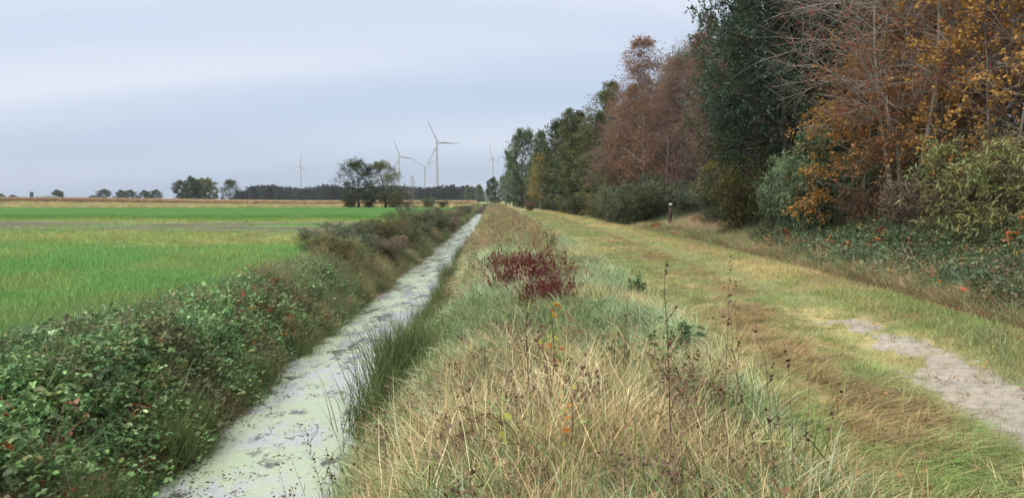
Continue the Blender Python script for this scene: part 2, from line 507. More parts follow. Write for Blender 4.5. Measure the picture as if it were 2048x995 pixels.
# water with its skin of duckweed
def water_mat():
    m, t, o = newmat('ditch water with duckweed')
    tcn = t.nodes.new('ShaderNodeTexCoord')
    mpn = t.nodes.new('ShaderNodeMapping'); mpn.inputs['Scale'].default_value = (1, .45, 1)
    n = t.nodes.new('ShaderNodeTexNoise'); n.inputs['Scale'].default_value = 1.6; n.inputs['Detail'].default_value = 10; n.inputs['Roughness'].default_value = .72
    r = t.nodes.new('ShaderNodeValToRGB')
    r.color_ramp.elements[0].position = .47; r.color_ramp.elements[0].color = (1, 1, 1, 1)
    r.color_ramp.elements[1].position = .56; r.color_ramp.elements[1].color = (0, 0, 0, 1)
    n2 = t.nodes.new('ShaderNodeTexNoise'); n2.inputs['Scale'].default_value = 60; n2.inputs['Detail'].default_value = 3
    rc = t.nodes.new('ShaderNodeValToRGB')
    rc.color_ramp.elements[0].position = .3; rc.color_ramp.elements[0].color = (*lin(140, 153, 126), 1)
    rc.color_ramp.elements[1].position = .7; rc.color_ramp.elements[1].color = (*lin(176, 187, 160), 1)
    for q in (mpn, n2): t.links.new(tcn.outputs['Object'], q.inputs[0])
    t.links.new(mpn.outputs[0], n.inputs[0]); t.links.new(n.outputs[0], r.inputs[0]); t.links.new(n2.outputs[0], rc.inputs[0])
    weed = t.nodes.new('ShaderNodeBsdfPrincipled')
    weed.inputs['Roughness'].default_value = .32; weed.inputs['Specular IOR Level'].default_value = .5
    t.links.new(rc.outputs[0], weed.inputs['Base Color'])
    wat = t.nodes.new('ShaderNodeBsdfPrincipled')
    wat.inputs['Base Color'].default_value = (.36, .37, .38, 1)  # milky grey, lifted to stand in for bright sky reflection
    wat.inputs['Roughness'].default_value = .06
    wat.inputs['IOR'].default_value = 1.33
    wat.inputs['Specular IOR Level'].default_value = 1.0
    bm = t.nodes.new('ShaderNodeBump'); bm.inputs['Strength'].default_value = .08; bm.inputs['Distance'].default_value = .02
    n3 = t.nodes.new('ShaderNodeTexNoise'); n3.inputs['Scale'].default_value = 5
    t.links.new(tcn.outputs['Object'], n3.inputs[0]); t.links.new(n3.outputs[0], bm.inputs['Height'])
    t.links.new(bm.outputs[0], wat.inputs['Normal'])
    ms = t.nodes.new('ShaderNodeMixShader')
    t.links.new(r.outputs[0], ms.inputs[0]); t.links.new(wat.outputs[0], ms.inputs[1]); t.links.new(weed.outputs[0], ms.inputs[2])
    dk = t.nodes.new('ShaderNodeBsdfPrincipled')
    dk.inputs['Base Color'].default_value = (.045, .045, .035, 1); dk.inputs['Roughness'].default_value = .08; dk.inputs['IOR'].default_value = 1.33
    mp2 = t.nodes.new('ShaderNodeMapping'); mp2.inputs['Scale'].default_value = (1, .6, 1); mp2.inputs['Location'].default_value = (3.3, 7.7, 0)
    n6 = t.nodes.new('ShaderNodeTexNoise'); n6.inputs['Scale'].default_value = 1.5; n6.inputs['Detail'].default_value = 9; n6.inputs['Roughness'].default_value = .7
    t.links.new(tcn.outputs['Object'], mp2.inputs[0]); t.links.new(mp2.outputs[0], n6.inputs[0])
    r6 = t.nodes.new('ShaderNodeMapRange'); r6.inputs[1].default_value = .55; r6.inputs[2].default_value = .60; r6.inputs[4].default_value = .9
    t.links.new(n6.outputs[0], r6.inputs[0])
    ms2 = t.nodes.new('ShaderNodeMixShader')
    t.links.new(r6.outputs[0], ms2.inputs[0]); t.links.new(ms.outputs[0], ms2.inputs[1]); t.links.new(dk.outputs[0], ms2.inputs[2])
    t.links.new(ms2.outputs[0], o.inputs[0])
    return m
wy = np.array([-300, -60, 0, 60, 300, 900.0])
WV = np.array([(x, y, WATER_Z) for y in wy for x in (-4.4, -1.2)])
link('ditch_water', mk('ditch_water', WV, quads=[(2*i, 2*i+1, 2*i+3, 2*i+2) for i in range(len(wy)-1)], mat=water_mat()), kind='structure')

# ------------------------------------------------------------------ scattering (ground cover nobody could count)
SRC = {}
def src(name, me):
    o = bpy.data.objects.new(name, me)
    return o

def scatter(name, pos, rot, scl, col, sources, label, cat, parent=None, col2=None):
    n = len(pos)
    me = mk(name, pos)
    a = me.attributes.new('rot', 'FLOAT_VECTOR', 'POINT'); a.data.foreach_set('vector', np.asarray(rot, np.float32).ravel())
    scl = np.asarray(scl, np.float32)
    if scl.ndim == 1: scl = np.repeat(scl[:, None], 3, 1)
    a = me.attributes.new('scl', 'FLOAT_VECTOR', 'POINT'); a.data.foreach_set('vector', scl.ravel())
    a = me.attributes.new('vi', 'INT', 'POINT'); a.data.foreach_set('value', rng.integers(0, len(sources), n).astype(np.int32))
    c = np.concatenate([np.asarray(col, np.float32), np.ones((n, 1), np.float32)], 1)
    a = me.attributes.new('col', 'FLOAT_COLOR', 'POINT'); a.data.foreach_set('color', c.ravel())
    if col2 is not None:
        c = np.concatenate([np.asarray(col2, np.float32), np.ones((n, 1), np.float32)], 1)
        a = me.attributes.new('col2', 'FLOAT_COLOR', 'POINT'); a.data.foreach_set('color', c.ravel())
    g = bpy.data.node_groups.new('scatter ' + name, 'GeometryNodeTree')
    g.interface.new_socket('Geometry', in_out='INPUT', socket_type='NodeSocketGeometry')
    g.interface.new_socket('Geometry', in_out='OUTPUT', socket_type='NodeSocketGeometry')
    gi = g.nodes.new('NodeGroupInput'); go = g.nodes.new('NodeGroupOutput')
    ip = g.nodes.new('GeometryNodeInstanceOnPoints')
    ti = g.nodes.new('GeometryNodeGeometryToInstance')
    for s in sources:
        oi = g.nodes.new('GeometryNodeObjectInfo')
        oi.inputs['Object'].default_value = s
        oi.inputs['As Instance'].default_value = False
        g.links.new(oi.outputs['Geometry'], ti.inputs[0])
    g.links.new(gi.outputs[0], ip.inputs['Points'])
    g.links.new(ti.outputs[0], ip.inputs['Instance'])
    ip.inputs['Pick Instance'].default_value = True
    for nm, ty, so in (('vi', 'INT', 'Instance Index'), ('rot', 'FLOAT_VECTOR', 'Rotation'), ('scl', 'FLOAT_VECTOR', 'Scale')):
        na = g.nodes.new('GeometryNodeInputNamedAttribute'); na.data_type = ty
        na.inputs['Name'].default_value = nm
        g.links.new(na.outputs['Attribute'], ip.inputs[so])
    g.links.new(ip.outputs[0], go.inputs[0])
    o = link(name, me, parent, kind='stuff', label=label, category=cat)
    md = o.modifiers.new('scatter', 'NODES'); md.node_group = g
    return o

def tuft_arrays(n, h0, h1, w, spread, lean, curl, segs, seed, azim=None, azs=None, zig=0.0):
    r = np.random.default_rng(seed)
    az = r.uniform(0, 2 * pi, n) if azim is None else azim + r.normal(0, azs, n)
    ln = np.abs(r.normal(lean, lean * .45, n))
    h = r.uniform(h0, h1, n)
    cu = np.abs(r.normal(curl, curl * .5 + .02, n))
    base = np.stack([r.normal(0, spread, n), r.normal(0, spread, n), np.full(n, -.02)], 1)
    t = np.linspace(0, 1, segs + 1)
    ang = ln[:, None] + cu[:, None] * t[None] ** 1.5
    ang = np.minimum(ang, 2.6)
    dx = np.sin(ang); dz = np.cos(ang)
    st = h[:, None] / segs
    px = np.concatenate([np.zeros((n, 1)), np.cumsum(dx[:, :-1] * st, 1)], 1)
    pz = np.concatenate([np.zeros((n, 1)), np.cumsum(dz[:, :-1] * st, 1)], 1)
    a2 = az[:, None] + zig * r.normal(0, 1, (n, segs + 1)).cumsum(1)
    X = base[:, None, 0] + px * np.cos(a2); Y = base[:, None, 1] + px * np.sin(a2); Z = np.maximum(base[:, None, 2] + pz, .005)
    C = np.stack([X, Y, Z], -1)
    fa = r.uniform(0, pi, n)
    side = np.stack([np.cos(fa), np.sin(fa), np.zeros(n)], 1)
    ww = w * r.uniform(.6, 1.3, n)[:, None] * np.clip(1.02 - t[None] ** 1.6, .06, 1)
    V = np.stack([C - side[:, None] * ww[..., None] / 2, C + side[:, None] * ww[..., None] / 2], 2)
    idx = np.arange(n)[:, None] * (segs + 1) * 2 + np.arange(segs)[None] * 2
    Q = np.stack([idx, idx + 1, idx + 3, idx + 2], -1).reshape(-1, 4)
    bv = np.repeat(r.uniform(0, 1, n), (segs + 1) * 2)
    return V.reshape(-1, 3), Q, bv, C

def tuft(name, *a, mat=None, **k):
    V, Q, bv, _ = tuft_arrays(*a, **k)
    return src(name, mk(name, V, quads=Q, fl={'bv': bv}, mat=mat or M_GRASS))

SHORT = [tuft('short_turf', 16, .04, .12, .006, .05, .5, .9, 3, 100 + i) for i in range(4)]
MEAD = [tuft('meadow_turf', 18, .07, .2, .006, .06, .45, 1.0, 3, 120 + i) for i in range(4)]
def patch_source(name, seed, k, rad, *a, azs=.9):
    r = np.random.default_rng(seed)
    Vs, Qs, bs, hs, n0 = [], [], [], [], 0
    for i in range(k):
        V, Q, b, _ = tuft_arrays(*a, seed * 31 + i, azim=r.normal(0, .5), azs=azs)
        an = r.uniform(0, 6.28); rr = rad * math.sqrt(r.uniform(0, 1))
        V = V * np.array([1, 1, r.uniform(.7, 1.2)]) + np.array([rr * math.cos(an), rr * math.sin(an), 0])
        Vs.append(V); Qs.append(Q + n0); bs.append(b); hs.append(np.full(len(V), r.uniform(0, 1))); n0 += len(V)
    return src(name, mk(name, np.concatenate(Vs), quads=np.concatenate(Qs), fl={'bv': np.concatenate(bs), 'hv': np.concatenate(hs)}, mat=M_GRASS))
LODGE = [patch_source('lodged_grass', 140 + i, 6, .30, 24, .18, .48, .0065, .08, .75, 1.5, 4) for i in range(6)]
FLAT = [tuft('flattened_grass', 22, .2, .45, .007, .08, 1.15, .9, 4, 150 + i, azim=0.0, azs=.6) for i in range(4)]
STRAW = [tuft('straw_grass', 18, .2, .72, .0048, .08, .45, 1.0, 5, 160 + i, zig=.08) for i in range(6)]
RUSH = [tuft('rush', 90, .55, 1.05, .006, .09, .24, .25, 4, 180 + i) for i in range(3)]

def stalk_source(name, seed, h=.85, k=7):
    """dry weed: a few thin stems with side twigs and withered bits"""
    r = np.random.default_rng(seed)
    V1, Q1, b1, C = tuft_arrays(k, h * .6, h, .007, .06, .18, .25, 5, seed)
    V2, Q2, b2 = [], [], []
    off = len(V1)
    P0, D0 = [], []
    for i in range(k):
        for j in range(9):
            t = r.uniform(1.5, 5); a = int(t); f = t - a
            p = C[i, a] * (1 - f) + C[i, min(a + 1, 5)] * f
            az = r.uniform(0, 2 * pi); d = np.array([math.cos(az) * .7, math.sin(az) * .7, .6])
            L_ = r.uniform(.06, .2) * h
            q = p + d * L_
            s = np.array([-d[1], d[0], 0]) * .0022
            n0 = off + len(V2) * 4
            V2.append([p - s, p + s, q + s, q - s]); Q2.append([n0, n0 + 1, n0 + 2, n0 + 3]); b2 += [r.uniform(0, .7)] * 4
            for m in range(3):
                P0.append(p + d * L_ * r.uniform(.4, 1.0)); D0.append(d + r.normal(0, .6, 3))
    P0 = np.array(P0); D0 = np.array(D0)
    LV, LF, m = leaves(P0, D0, r.normal(0, 1, P0.shape), r.uniform(.018, .045, len(P0)), LEAF_KITE)
    V2 = np.array(V2).reshape(-1, 3)
    o2 = off + len(V2)
    me = mk(name, np.concatenate([V1, V2, LV]), tris=LF + o2, quads=np.concatenate([Q1, np.array(Q2)]),
            fl={'bv': np.concatenate([b1, b2, np.repeat(r.uniform(.2, 1, len(P0)), m)])}, mat=M_GRASS)
    return src(name, me)
WEED = [stalk_source('dry_weed', 200 + i) for i in range(4)]

def bramble_source(name, seed, nl=17, rad=.22, size=.052, trif=True):
    r = np.random.default_rng(seed)
    P0, D0, N0, S0, B0 = [], [], [], [], []
    for i in range(nl):
        az = r.uniform(0, 2 * pi); rr = rad * math.sqrt(r.uniform(0, 1))
        p = np.array([rr * math.cos(az), rr * math.sin(az), r.uniform(-.10, .07)])
        a2 = r.uniform(0, 2 * pi)
        d = np.array([math.cos(a2), math.sin(a2), r.normal(-.15, .3)])
        nn = np.array([0, 0, 1.0]) + r.normal(0, .42, 3)
        s = size * r.uniform(.45, 1.4); b = r.uniform(0, 1)
        for k in ((0, 1.0), (1.25, .8), (-1.25, .8)) if trif else ((0, 1.0),):
            c_, s_ = math.cos(k[0]), math.sin(k[0])
            dd = np.array([d[0] * c_ - d[1] * s_, d[0] * s_ + d[1] * c_, d[2] - .12 * abs(k[0])])
            P0.append(p + d * s * (.25 if k[0] == 0 else .1)); D0.append(dd); N0.append(nn + r.normal(0, .12, 3)); S0.append(s * k[1]); B0.append(b + r.normal(0, .08))
    V, F, m = leaves(np.array(P0), np.array(D0), np.array(N0), np.array(S0), LEAF_OV)
    # two or three prickly canes
    V1, Q1, b1, _ = tuft_arrays(4, .3, .75, .006, .14, .55, 1.3, 6, seed + 50)
    V1[:, 2] -= .16
    me = mk(name, np.concatenate([V, V1]), tris=F, quads=Q1 + len(V), fl={'bv': np.concatenate([np.clip(np.repeat(B0, m), 0, 1), b1 * .3])}, mat=M_LEAF)
    return src(name, me)
BRAM = [bramble_source('bramble_spray', 300 + i) for i in range(6)]
SPRIG = [bramble_source('coloured_spray', 320 + i, 4, .07, .06) for i in range(4)]
IVYL = [bramble_source('herb_rosette', 330 + i, 9, .12, .05, False) for i in range(4)]
DEADLEAF = [bramble_source('fallen_leaf', 340 + i, 5, .12, .06, False) for i in range(3)]

def logy(n, y0, y1):
    return np.exp(rng.uniform(math.log(y0), math.log(y1), n))
def spots(n, y0, y1, lo, hi):
    y = logy(n, y0, y1)
    f = lambda b: b(y) if callable(b) else np.full(n, float(b))
    a, b = f(lo), f(hi)
    return a + (b - a) * rng.uniform(0, 1, n), y
def rot_up(n, tilt=.12):
    return np.stack([rng.normal(0, tilt, n), rng.normal(0, tilt, n), rng.uniform(0, 2 * pi, n)], 1)
def rot_dir(n, az, sd, tilt=.1):
    return np.stack([rng.normal(0, tilt, n), rng.normal(0, tilt, n), az + rng.normal(0, sd, n)], 1)
def rot_slope(x, y, az, sd):
    e = .15
    gx_ = (zt(x + e, y) - zt(x - e, y)) / (2 * e); gy_ = (zt(x, y + e) - zt(x, y - e)) / (2 * e)
    n_ = norm(np.stack([-gx_, -gy_, np.ones(len(x))], 1))
    a = az + rng.normal(0, sd, len(x))
    t_ = np.stack([np.cos(a), np.sin(a), np.zeros(len(x))], 1)
    X = norm(t_ - (t_ * n_).sum(1, keepdims=True) * n_)
    Y = np.cross(n_, X)
    # matrix columns X, Y, n -> euler XYZ
    return np.stack([np.arctan2(Y[:, 2], n_[:, 2]), -np.arcsin(np.clip(X[:, 2], -1, 1)), np.arctan2(X[:, 1], X[:, 0])], 1)
def on(x, y, dz=0.0):
    return np.stack([x, y, zt(x, y) + dz], 1)
def jit(c, s=.12, h=.05):
    n = len(c)
    return np.clip(1.2 * c * (1 + rng.normal(0, s, (n, 1))) * (1 + rng.normal(0, h, (n, 3))), .004, .95)
def pick(n, pal, wts):
    k = rng.choice(len(pal), n, p=np.array(wts) / sum(wts))
    return np.array(pal)[k]
def keep(mask, *arrs):
    return [a[mask] for a in arrs]

# field turf
x, y = spots(46000, 8.5, 95, lambda y: -.78 * y - 2, -4.9)
d_, ye_ = field_masks(x, y)
m = rng.uniform(0, 1, len(x)) > d_ * 1.15
x, y, d_, ye_ = keep(m, x, y, d_, ye_)
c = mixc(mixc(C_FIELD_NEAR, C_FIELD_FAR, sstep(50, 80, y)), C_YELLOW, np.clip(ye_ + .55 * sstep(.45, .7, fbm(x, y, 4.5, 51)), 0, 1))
c = c * (.85 + .3 * fbm(x, y, 1.8, 52))[:, None]
sc = rng.uniform(.7, 1.35, len(x)) * (1 + .012 * y)
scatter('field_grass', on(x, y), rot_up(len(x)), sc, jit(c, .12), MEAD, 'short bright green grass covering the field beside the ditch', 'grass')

# path turf
x, y = spots(64000, 2.6, 110, 1.5, lambda y: rutB(y) + .9)
s_ = sand_mask(x, y); b_ = brown_mask(x, y); l_ = litter_mask(x, y)
m = rng.uniform(0, 1, len(x)) > np.maximum(s_ * .76, l_ * .75)
x, y, s_, b_, l_ = keep(m, x, y, s_, b_, l_)
c = mixc(C_PATHG, C_STRAW * .8, sstep(.45, .75, fbm(x, y * .7, 1.4, 48)) * .75)
c = mixc(c, C_STRAW * .85, gauss(x, (rutA(y) + rutB(y)) / 2 - .35, .6) * sstep(8, 13, y) * .75)
c = mixc(c, C_BROWN, gauss(x, rutA(y) - .2, .28) * sstep(9, 14, y) * .6)
c = mixc(c, lin(118, 138, 80), sstep(.5, .7, fbm(x, y, 1.6, 53)) * .7)
c = mixc(c, C_BROWN * 1.15, np.clip(b_ * 1.1, 0, 1) * (rng.uniform(0, 1, len(x)) < .55))
mid = gauss(x, (rutA(y) + rutB(y)) / 2 + .1, .8)
sc = rng.uniform(.55, 1.0, len(x)) * (.55 + .75 * mid + .010 * y) * (1 - .45 * s_) * (1 - .45 * np.clip(b_, 0, 1))
scatter('path_grass', on(x, y), rot_up(len(x), .2), sc, jit(c, .16), SHORT + MEAD, 'short trodden yellow green grass growing over the farm track', 'grass')

# flattened, mown-off grass lying along the path edge
x, y = spots(7000, 2.4, 40, 1.1, lambda y: rutA(y) - .1)
b_ = brown_mask(x, y)
m = rng.uniform(0, 1, len(x)) < .25 + .75 * np.maximum(b_, gauss(x, 1.9, .5))
x, y, b_ = keep(m, x, y, b_)
c = pick(len(x), [lin(124, 144, 82), lin(158, 148, 106), lin(138, 114, 84), lin(100, 128, 68)], [3, 3, 2.0, 2])
c = mixc(c, lin(156, 130, 98), (b_ > .4) * .6)
scatter('flattened_grass', on(x, y, .01), rot_dir(len(x), -.9, .9), np.stack([rng.uniform(.6, 1.0, len(x))] * 2 + [rng.uniform(.3, .6, len(x))], 1), jit(c, .2), FLAT, 'flattened green and brown grass lying along the track edge', 'grass')

# bank: lodged pale grass
def bank_col(n, x, y):
    c = pick(n, [lin(148, 164, 124), lin(120, 140, 96), lin(176, 170, 132), lin(88, 106, 68), lin(152, 170, 142)], [3, 3, 1.6, 2.6, 2.0])
    s = sstep(.50, .68, fbm(x, y, 1.9, 57))
    return mixc(c, pick(n, [lin(190, 172, 126), lin(166, 142, 102)], [1, 1]), s * .75)
x, y = spots(4300, 2.2, 190, -1.5, lambda y: 1.9 + .5 * ps(y))
scatter('bank_grass', on(x, y), rot_slope(x, y, 2.6 + 5.5 * (fbm(x, y, 1.9, 58) - .5), .45), rng.uniform(.7, 1.15, len(x)) * (1 + .006 * np.minimum(y, 60)),
        jit(bank_col(len(x), x, y), .10), LODGE, 'long pale grey green grass lodged over the ditch bank', 'grass', col2=jit(bank_col(len(x), x, y), .13))

# straw in front
x, y = spots(1900, 2.3, 7.6, -1.35, 1.45)
m = rng.uniform(0, 1, len(x)) < (.03 + 1.0 * sstep(.42, .58, .5 * fbm(x, y, 1.5, 61) + .5 * fbm(x, y, .6, 62))) * (1 - .85 * sstep(5.2, 7.0, y)) * (.12 + .88 * sstep(-1.2, -.35, x))
x, y = keep(m, x, y)
c = pick(len(x), [lin(230, 212, 168), lin(210, 188, 142), lin(184, 154, 114), lin(134, 134, 90), lin(128, 100, 80)], [5, 4, 2.4, 1.6, 1.6])
scatter('straw_grass', on(x, y), rot_up(len(x), .28), rng.uniform(.55, 1.1, len(x)) * (.75 + .75 * fbm(x, y, .8, 64)), jit(c, .2), STRAW, 'tall bleached straw coloured grass on the bank top', 'grass')
x, y = spots(420, 2.3, 7.6, -1.3, 1.5)
c = pick(len(x), [lin(204, 180, 136), lin(176, 148, 110), lin(140, 118, 84), lin(130, 138, 92)], [3, 3, 2, 2])
scatter('flopped_straw', on(x, y, .03), rot_slope(x, y, 1.0, 2.0), rng.uniform(.8, 1.25, len(x)), jit(c, .12), LODGE, 'bleached grass flopped over between the standing straw', 'grass', col2=rng.permutation(c))
# greener undergrowth between the straw
x, y = spots(3800, 2.2, 12, -1.6, 1.9)
c = pick(len(x), [lin(100, 124, 70), lin(124, 138, 84), lin(78, 96, 54), lin(140, 132, 88)], [2, 2, 2, 1.5])
scatter('bank_undergrowth', on(x, y), rot_up(len(x), .25), rng.uniform(1.2, 2.6, len(x)), jit(c, .15), MEAD, 'low green undergrowth grass between the straw on the bank', 'grass')
# herb rosettes on the bank
x, y = spots(2200, 2.4, 60, -1.7, lambda y: 1.9 + .4 * ps(y))
m = fbm(x, y, 1.2, 63) > .5
x, y = keep(m, x, y)
c = pick(len(x), [lin(96, 132, 74), lin(132, 160, 108), lin(152, 158, 70), lin(80, 108, 62)], [2, 2, 1, 1.5])
scatter('bank_herbs', on(x, y, .12), rot_up(len(x), .3), rng.uniform(.6, 1.2, len(x)), jit(c, .15), IVYL, 'small leafy green herbs among the lodged bank grass', 'herbs')
# dry brown weeds on bank crest further out
x, y = spots(2600, 13, 180, -1.6, lambda y: 1.3 + .4 * ps(y))
pr = .10 + .9 * sstep(16, 34, y) * (1 - .4 * sstep(-.4, -1.4, x)) * sstep(.3, .55, fbm(x, y, 4, 65))
m = rng.uniform(0, 1, len(x)) < pr
x, y = keep(m, x, y)
c = pick(len(x), [lin(128, 112, 84), lin(150, 130, 96), lin(112, 112, 78), lin(176, 148, 120), lin(134, 138, 92)], [2, 2, 2, 1.6, 2])
scatter('dry_weeds_on_bank', on(x, y), rot_up(len(x), .15), rng.uniform(.5, .95, len(x)) * (1 + .003 * y), jit(c, .14), WEED, 'dry brown weeds standing along the crest of the bank', 'weeds')

# left bank brambles
def bram_h(x, y):
    base = (.03 + .62 * fbm(x, y, 1.1, 71)) * (1 - .4 * sstep(8, 13, y))
    e = sstep(-6.1, -5.5, x + .5 * fbm(x, y, 1.0, 72)) * (1 - sstep(-3.75, -3.35, x))
    return base * e * (.35 + .65 * sstep(-3.6, -4.7, x))
x, y = spots(10500, 2.0, 23, -6.3, -3.4)
e = bram_h(x, y)
m = (e > .06) & (rng.uniform(0, 1, len(x)) < 1 - .85 * sstep(15, 22, y) * sstep(.35, .55, fbm(x, y, 2.5, 73)))
x, y, e = keep(m, x, y, e)
u_ = rng.uniform(0, 1, len(x)) ** .45
c = pick(len(x), [lin(86, 116, 70), lin(104, 134, 84), lin(72, 100, 62), lin(126, 150, 100), lin(112, 118, 70), lin(112, 82, 64)], [4, 4, 3, 2.4, 1.2, .6])
c = 1.25 * c * (.8 + .4 * fbm(x, y, .9, 75))[:, None]
wp = sstep(.60, .68, fbm(x, y, .7, 76)); c = mixc(c, lin(104, 92, 70), wp * .7)
m = rng.uniform(0, 1, len(x)) < 1 - .5 * sstep(.56, .64, fbm(x, y, .55, 70)); x, y, e, u_, c = keep(m, x, y, e, u_, c)
scatter('ditch_brambles', on(x, y, e * u_), rot_up(len(x), .38), rng.uniform(.7, 1.25, len(x)), jit(c, .18), BRAM, 'dark green bramble bed covering the field side of the ditch', 'brambles')
x, y = spots(420, 2.5, 20, -5.9, -3.5); e = bram_h(x, y)
m = fbm(x, y, .9, 78) > .5; x, y, e = keep(m, x, y, e)
c = pick(len(x), [lin(110, 124, 72), lin(146, 130, 92), lin(96, 108, 62)], [2, 1.4, 2])
scatter('grass_in_brambles', on(x, y, e * .4), rot_up(len(x), .3), rng.uniform(.7, 1.2, len(x)), jit(c, .15), STRAW, 'olive grass blades poking through the ditch brambles', 'grass')
k = 420
x, y = spots(k, 3.5, 20, -5.9, -3.5); e = bram_h(x, y)
m = (e > .15) & ((fbm(x, y, 1.1, 77) > .52)); x, y, e = keep(m, x, y, e)
c = pick(len(x), [lin(206, 110, 52), lin(176, 40, 44), lin(214, 150, 66), lin(196, 84, 56), lin(150, 150, 50)], [3, 1.6, 2, 2, 1])
scatter('autumn_bramble_leaves', on(x, y, e + .05), rot_up(len(x), .3), rng.uniform(.8, 1.2, len(x)), jit(c, .1), SPRIG, 'orange and red autumn leaves dotted over the ditch brambles', 'leaves')
# dead grass hanging at the waterline, both sides
x, y = spots(900, 3, 120, -4.1, -3.6)
c = pick(len(x), [lin(98, 82, 60), lin(84, 88, 52), lin(128, 110, 76), lin(104, 116, 66)], [2, 2, 1.5, 2]); c2 = rng.permutation(c)
scatter('waterside_grass', on(x, y), rot_slope(x, y, 0.0, .6), rng.uniform(.6, 1.1, len(x)), jit(c, .15), LODGE, 'brown and olive grass hanging over the waterline below the brambles', 'grass', col2=c2)
# left bank beyond the brambles
x, y = spots(2300, 13, 240, lambda y: -5.6 - .8 * gauss(y, 33, 9), -3.55)
c = pick(len(x), [lin(108, 124, 86), lin(128, 140, 100), lin(156, 152, 114), lin(86, 104, 70), lin(104, 108, 80)], [3, 2.4, 1.6, 3, 1.2])
c = mixc(c, lin(192, 168, 122), (sstep(22, 25, y) * (1 - sstep(30, 35, y)) * .6))
m = rng.uniform(0, 1, len(x)) < sstep(13, 24, y); x, y, c = keep(m, x, y, c)
scatter('far_bank_grass', on(x, y), rot_slope(x, y, 0, 3), rng.uniform(.9, 1.5, len(x)) * (1 + .003 * y), jit(c, .14), LODGE, 'olive and straw grass on the field side of the ditch', 'grass', col2=rng.permutation(c))
x, y = spots(4200, 17, 240, lambda y: -5.4 - 1.2 * gauss(y, 33, 9), -3.7)
m = rng.uniform(0, 1, len(x)) < .3 + .8 * sstep(.35, .6, fbm(x, y, 5, 79)); x, y = keep(m, x, y)
c = pick(len(x), [lin(116, 106, 84), lin(138, 124, 96), lin(108, 120, 80), lin(150, 136, 108), lin(122, 134, 90), lin(140, 108, 82)], [2, 2, 2.4, 1.6, 3, .5])
scatter('dry_weeds_by_field', on(x, y), rot_up(len(x), .16), (.38 + .65 * sstep(.3, .7, fbm(x, y, 2.4, 80))) * rng.uniform(.75, 1.15, len(x)) * (1 + .002 * y), jit(c, .14), WEED, 'dry brown weeds standing along the field side of the ditch', 'weeds')

x, y = spots(1300, 12, 140, -4.35, -3.55)
c = pick(len(x), [lin(92, 108, 66), lin(116, 124, 80), lin(136, 126, 88), lin(80, 84, 54)], [3, 2, 1.5, 1.5])
scatter('sedge_tussocks', on(x, y), rot_up(len(x), .3), rng.uniform(.6, 1.15, len(x)), jit(c, .16), STRAW, 'olive sedge tussocks overhanging the field side of the water', 'sedge')
x, y = spots(60, 2.6, 9, -1.4, 1.5)
c = pick(len(x), [lin(112, 84, 68), lin(134, 112, 86), lin(96, 84, 64), lin(120, 92, 84)], [2, 2, 1, 1])
scatter('dead_weeds_in_straw', on(x, y), rot_up(len(x), .25), rng.uniform(.45, .85, len(x)), jit(c, .14), WEED, 'withered brown weeds tangled in the straw on the bank', 'weeds')
x, y = spots(520, 5, 120, -1.7, -1.15)
c = pick(len(x), [lin(92, 108, 68), lin(118, 130, 88), lin(146, 146, 104), lin(78, 88, 56)], [3, 3, 1.5, 2])
scatter('bankside_sedge', on(x, y), rot_up(len(x), .35), rng.uniform(.4, .75, len(x)), jit(c, .16), STRAW, 'olive sedge overhanging the path side of the water', 'sedge')
# right verge: litter, rank grass and brambles at the foot of the wood
EDGE = lambda y: rutB(y) + .30 + 3.6 * gauss(y, 40, 9)
x, y = spots(2800, 6, 90, lambda y: rutB(y) + .2, lambda y: EDGE(y) + 2.2)
c = pick(len(x), [lin(132, 136, 94), lin(154, 150, 108), lin(112, 128, 80), lin(182, 154, 124)], [3, 2, 2, 1.2])
c = mixc(c, lin(196, 166, 138), gauss(y, 40, 7) * sstep(1.4, 3, x - rutB(y)) * .6)
scatter('verge_grass', on(x, y), rot_slope(x, y, 2.9, .9), rng.uniform(.6, 1.1, len(x)) * (1 + .004 * y), jit(c, .14), LODGE, 'rank grey green grass along the verge below the wood', 'grass', col2=rng.permutation(c))
x, y = spots(9000, 7, 60, lambda y: rutB(y) - .5, lambda y: rutB(y) + 1.0)
m = rng.uniform(0, 1, len(x)) < litter_mask(x, y) + .05; x, y = keep(m, x, y)
c = pick(len(x), [lin(110, 78, 58), lin(136, 98, 70), lin(88, 66, 54), lin(156, 122, 86)], [2, 2, 2, 1])
scatter('leaf_litter', on(x, y, .015), rot_up(len(x), .15), rng.uniform(.5, .9, len(x)), jit(c, .15), DEADLEAF, 'brown fallen leaves lying in the outer wheel rut', 'leaf litter')
x, y = spots(500, 3, 25, 2.0, lambda y: rutB(y) - .4)
c = pick(len(x), [lin(150, 100, 66), lin(120, 80, 60), lin(180, 130, 80)], [2, 2, 1])
scatter('scattered_leaves', on(x, y, .05), rot_up(len(x), .2), rng.uniform(.35, .6, len(x)), jit(c, .15), DEADLEAF, 'few fallen brown leaves scattered on the grassy track', 'leaf litter')
def rb_h(x, y):
    e = sstep(.0, .9, x - EDGE(y) + .5 * fbm(x, y, 1.4, 81) - .2)
    return e * (.10 + .66 * fbm(x, y, 1.6, 82)) * (.7 + .75 * sstep(.8, 3, x - EDGE(y)))
x, y = spots(12500, 6, 75, lambda y: EDGE(y) - .1, lambda y: EDGE(y) + 4.0)
e = rb_h(x, y); m = e > .07; x, y, e = keep(m, x, y, e)
m = rng.uniform(0, 1, len(x)) < .35 + .8 * sstep(.32, .5, fbm(x, y, 1.6, 84)); x, y, e = keep(m, x, y, e)
c = pick(len(x), [lin(78, 100, 68), lin(94, 114, 80), lin(64, 84, 58), lin(118, 132, 98), lin(112, 98, 72)], [4, 4, 3, 2.4, 1.6])
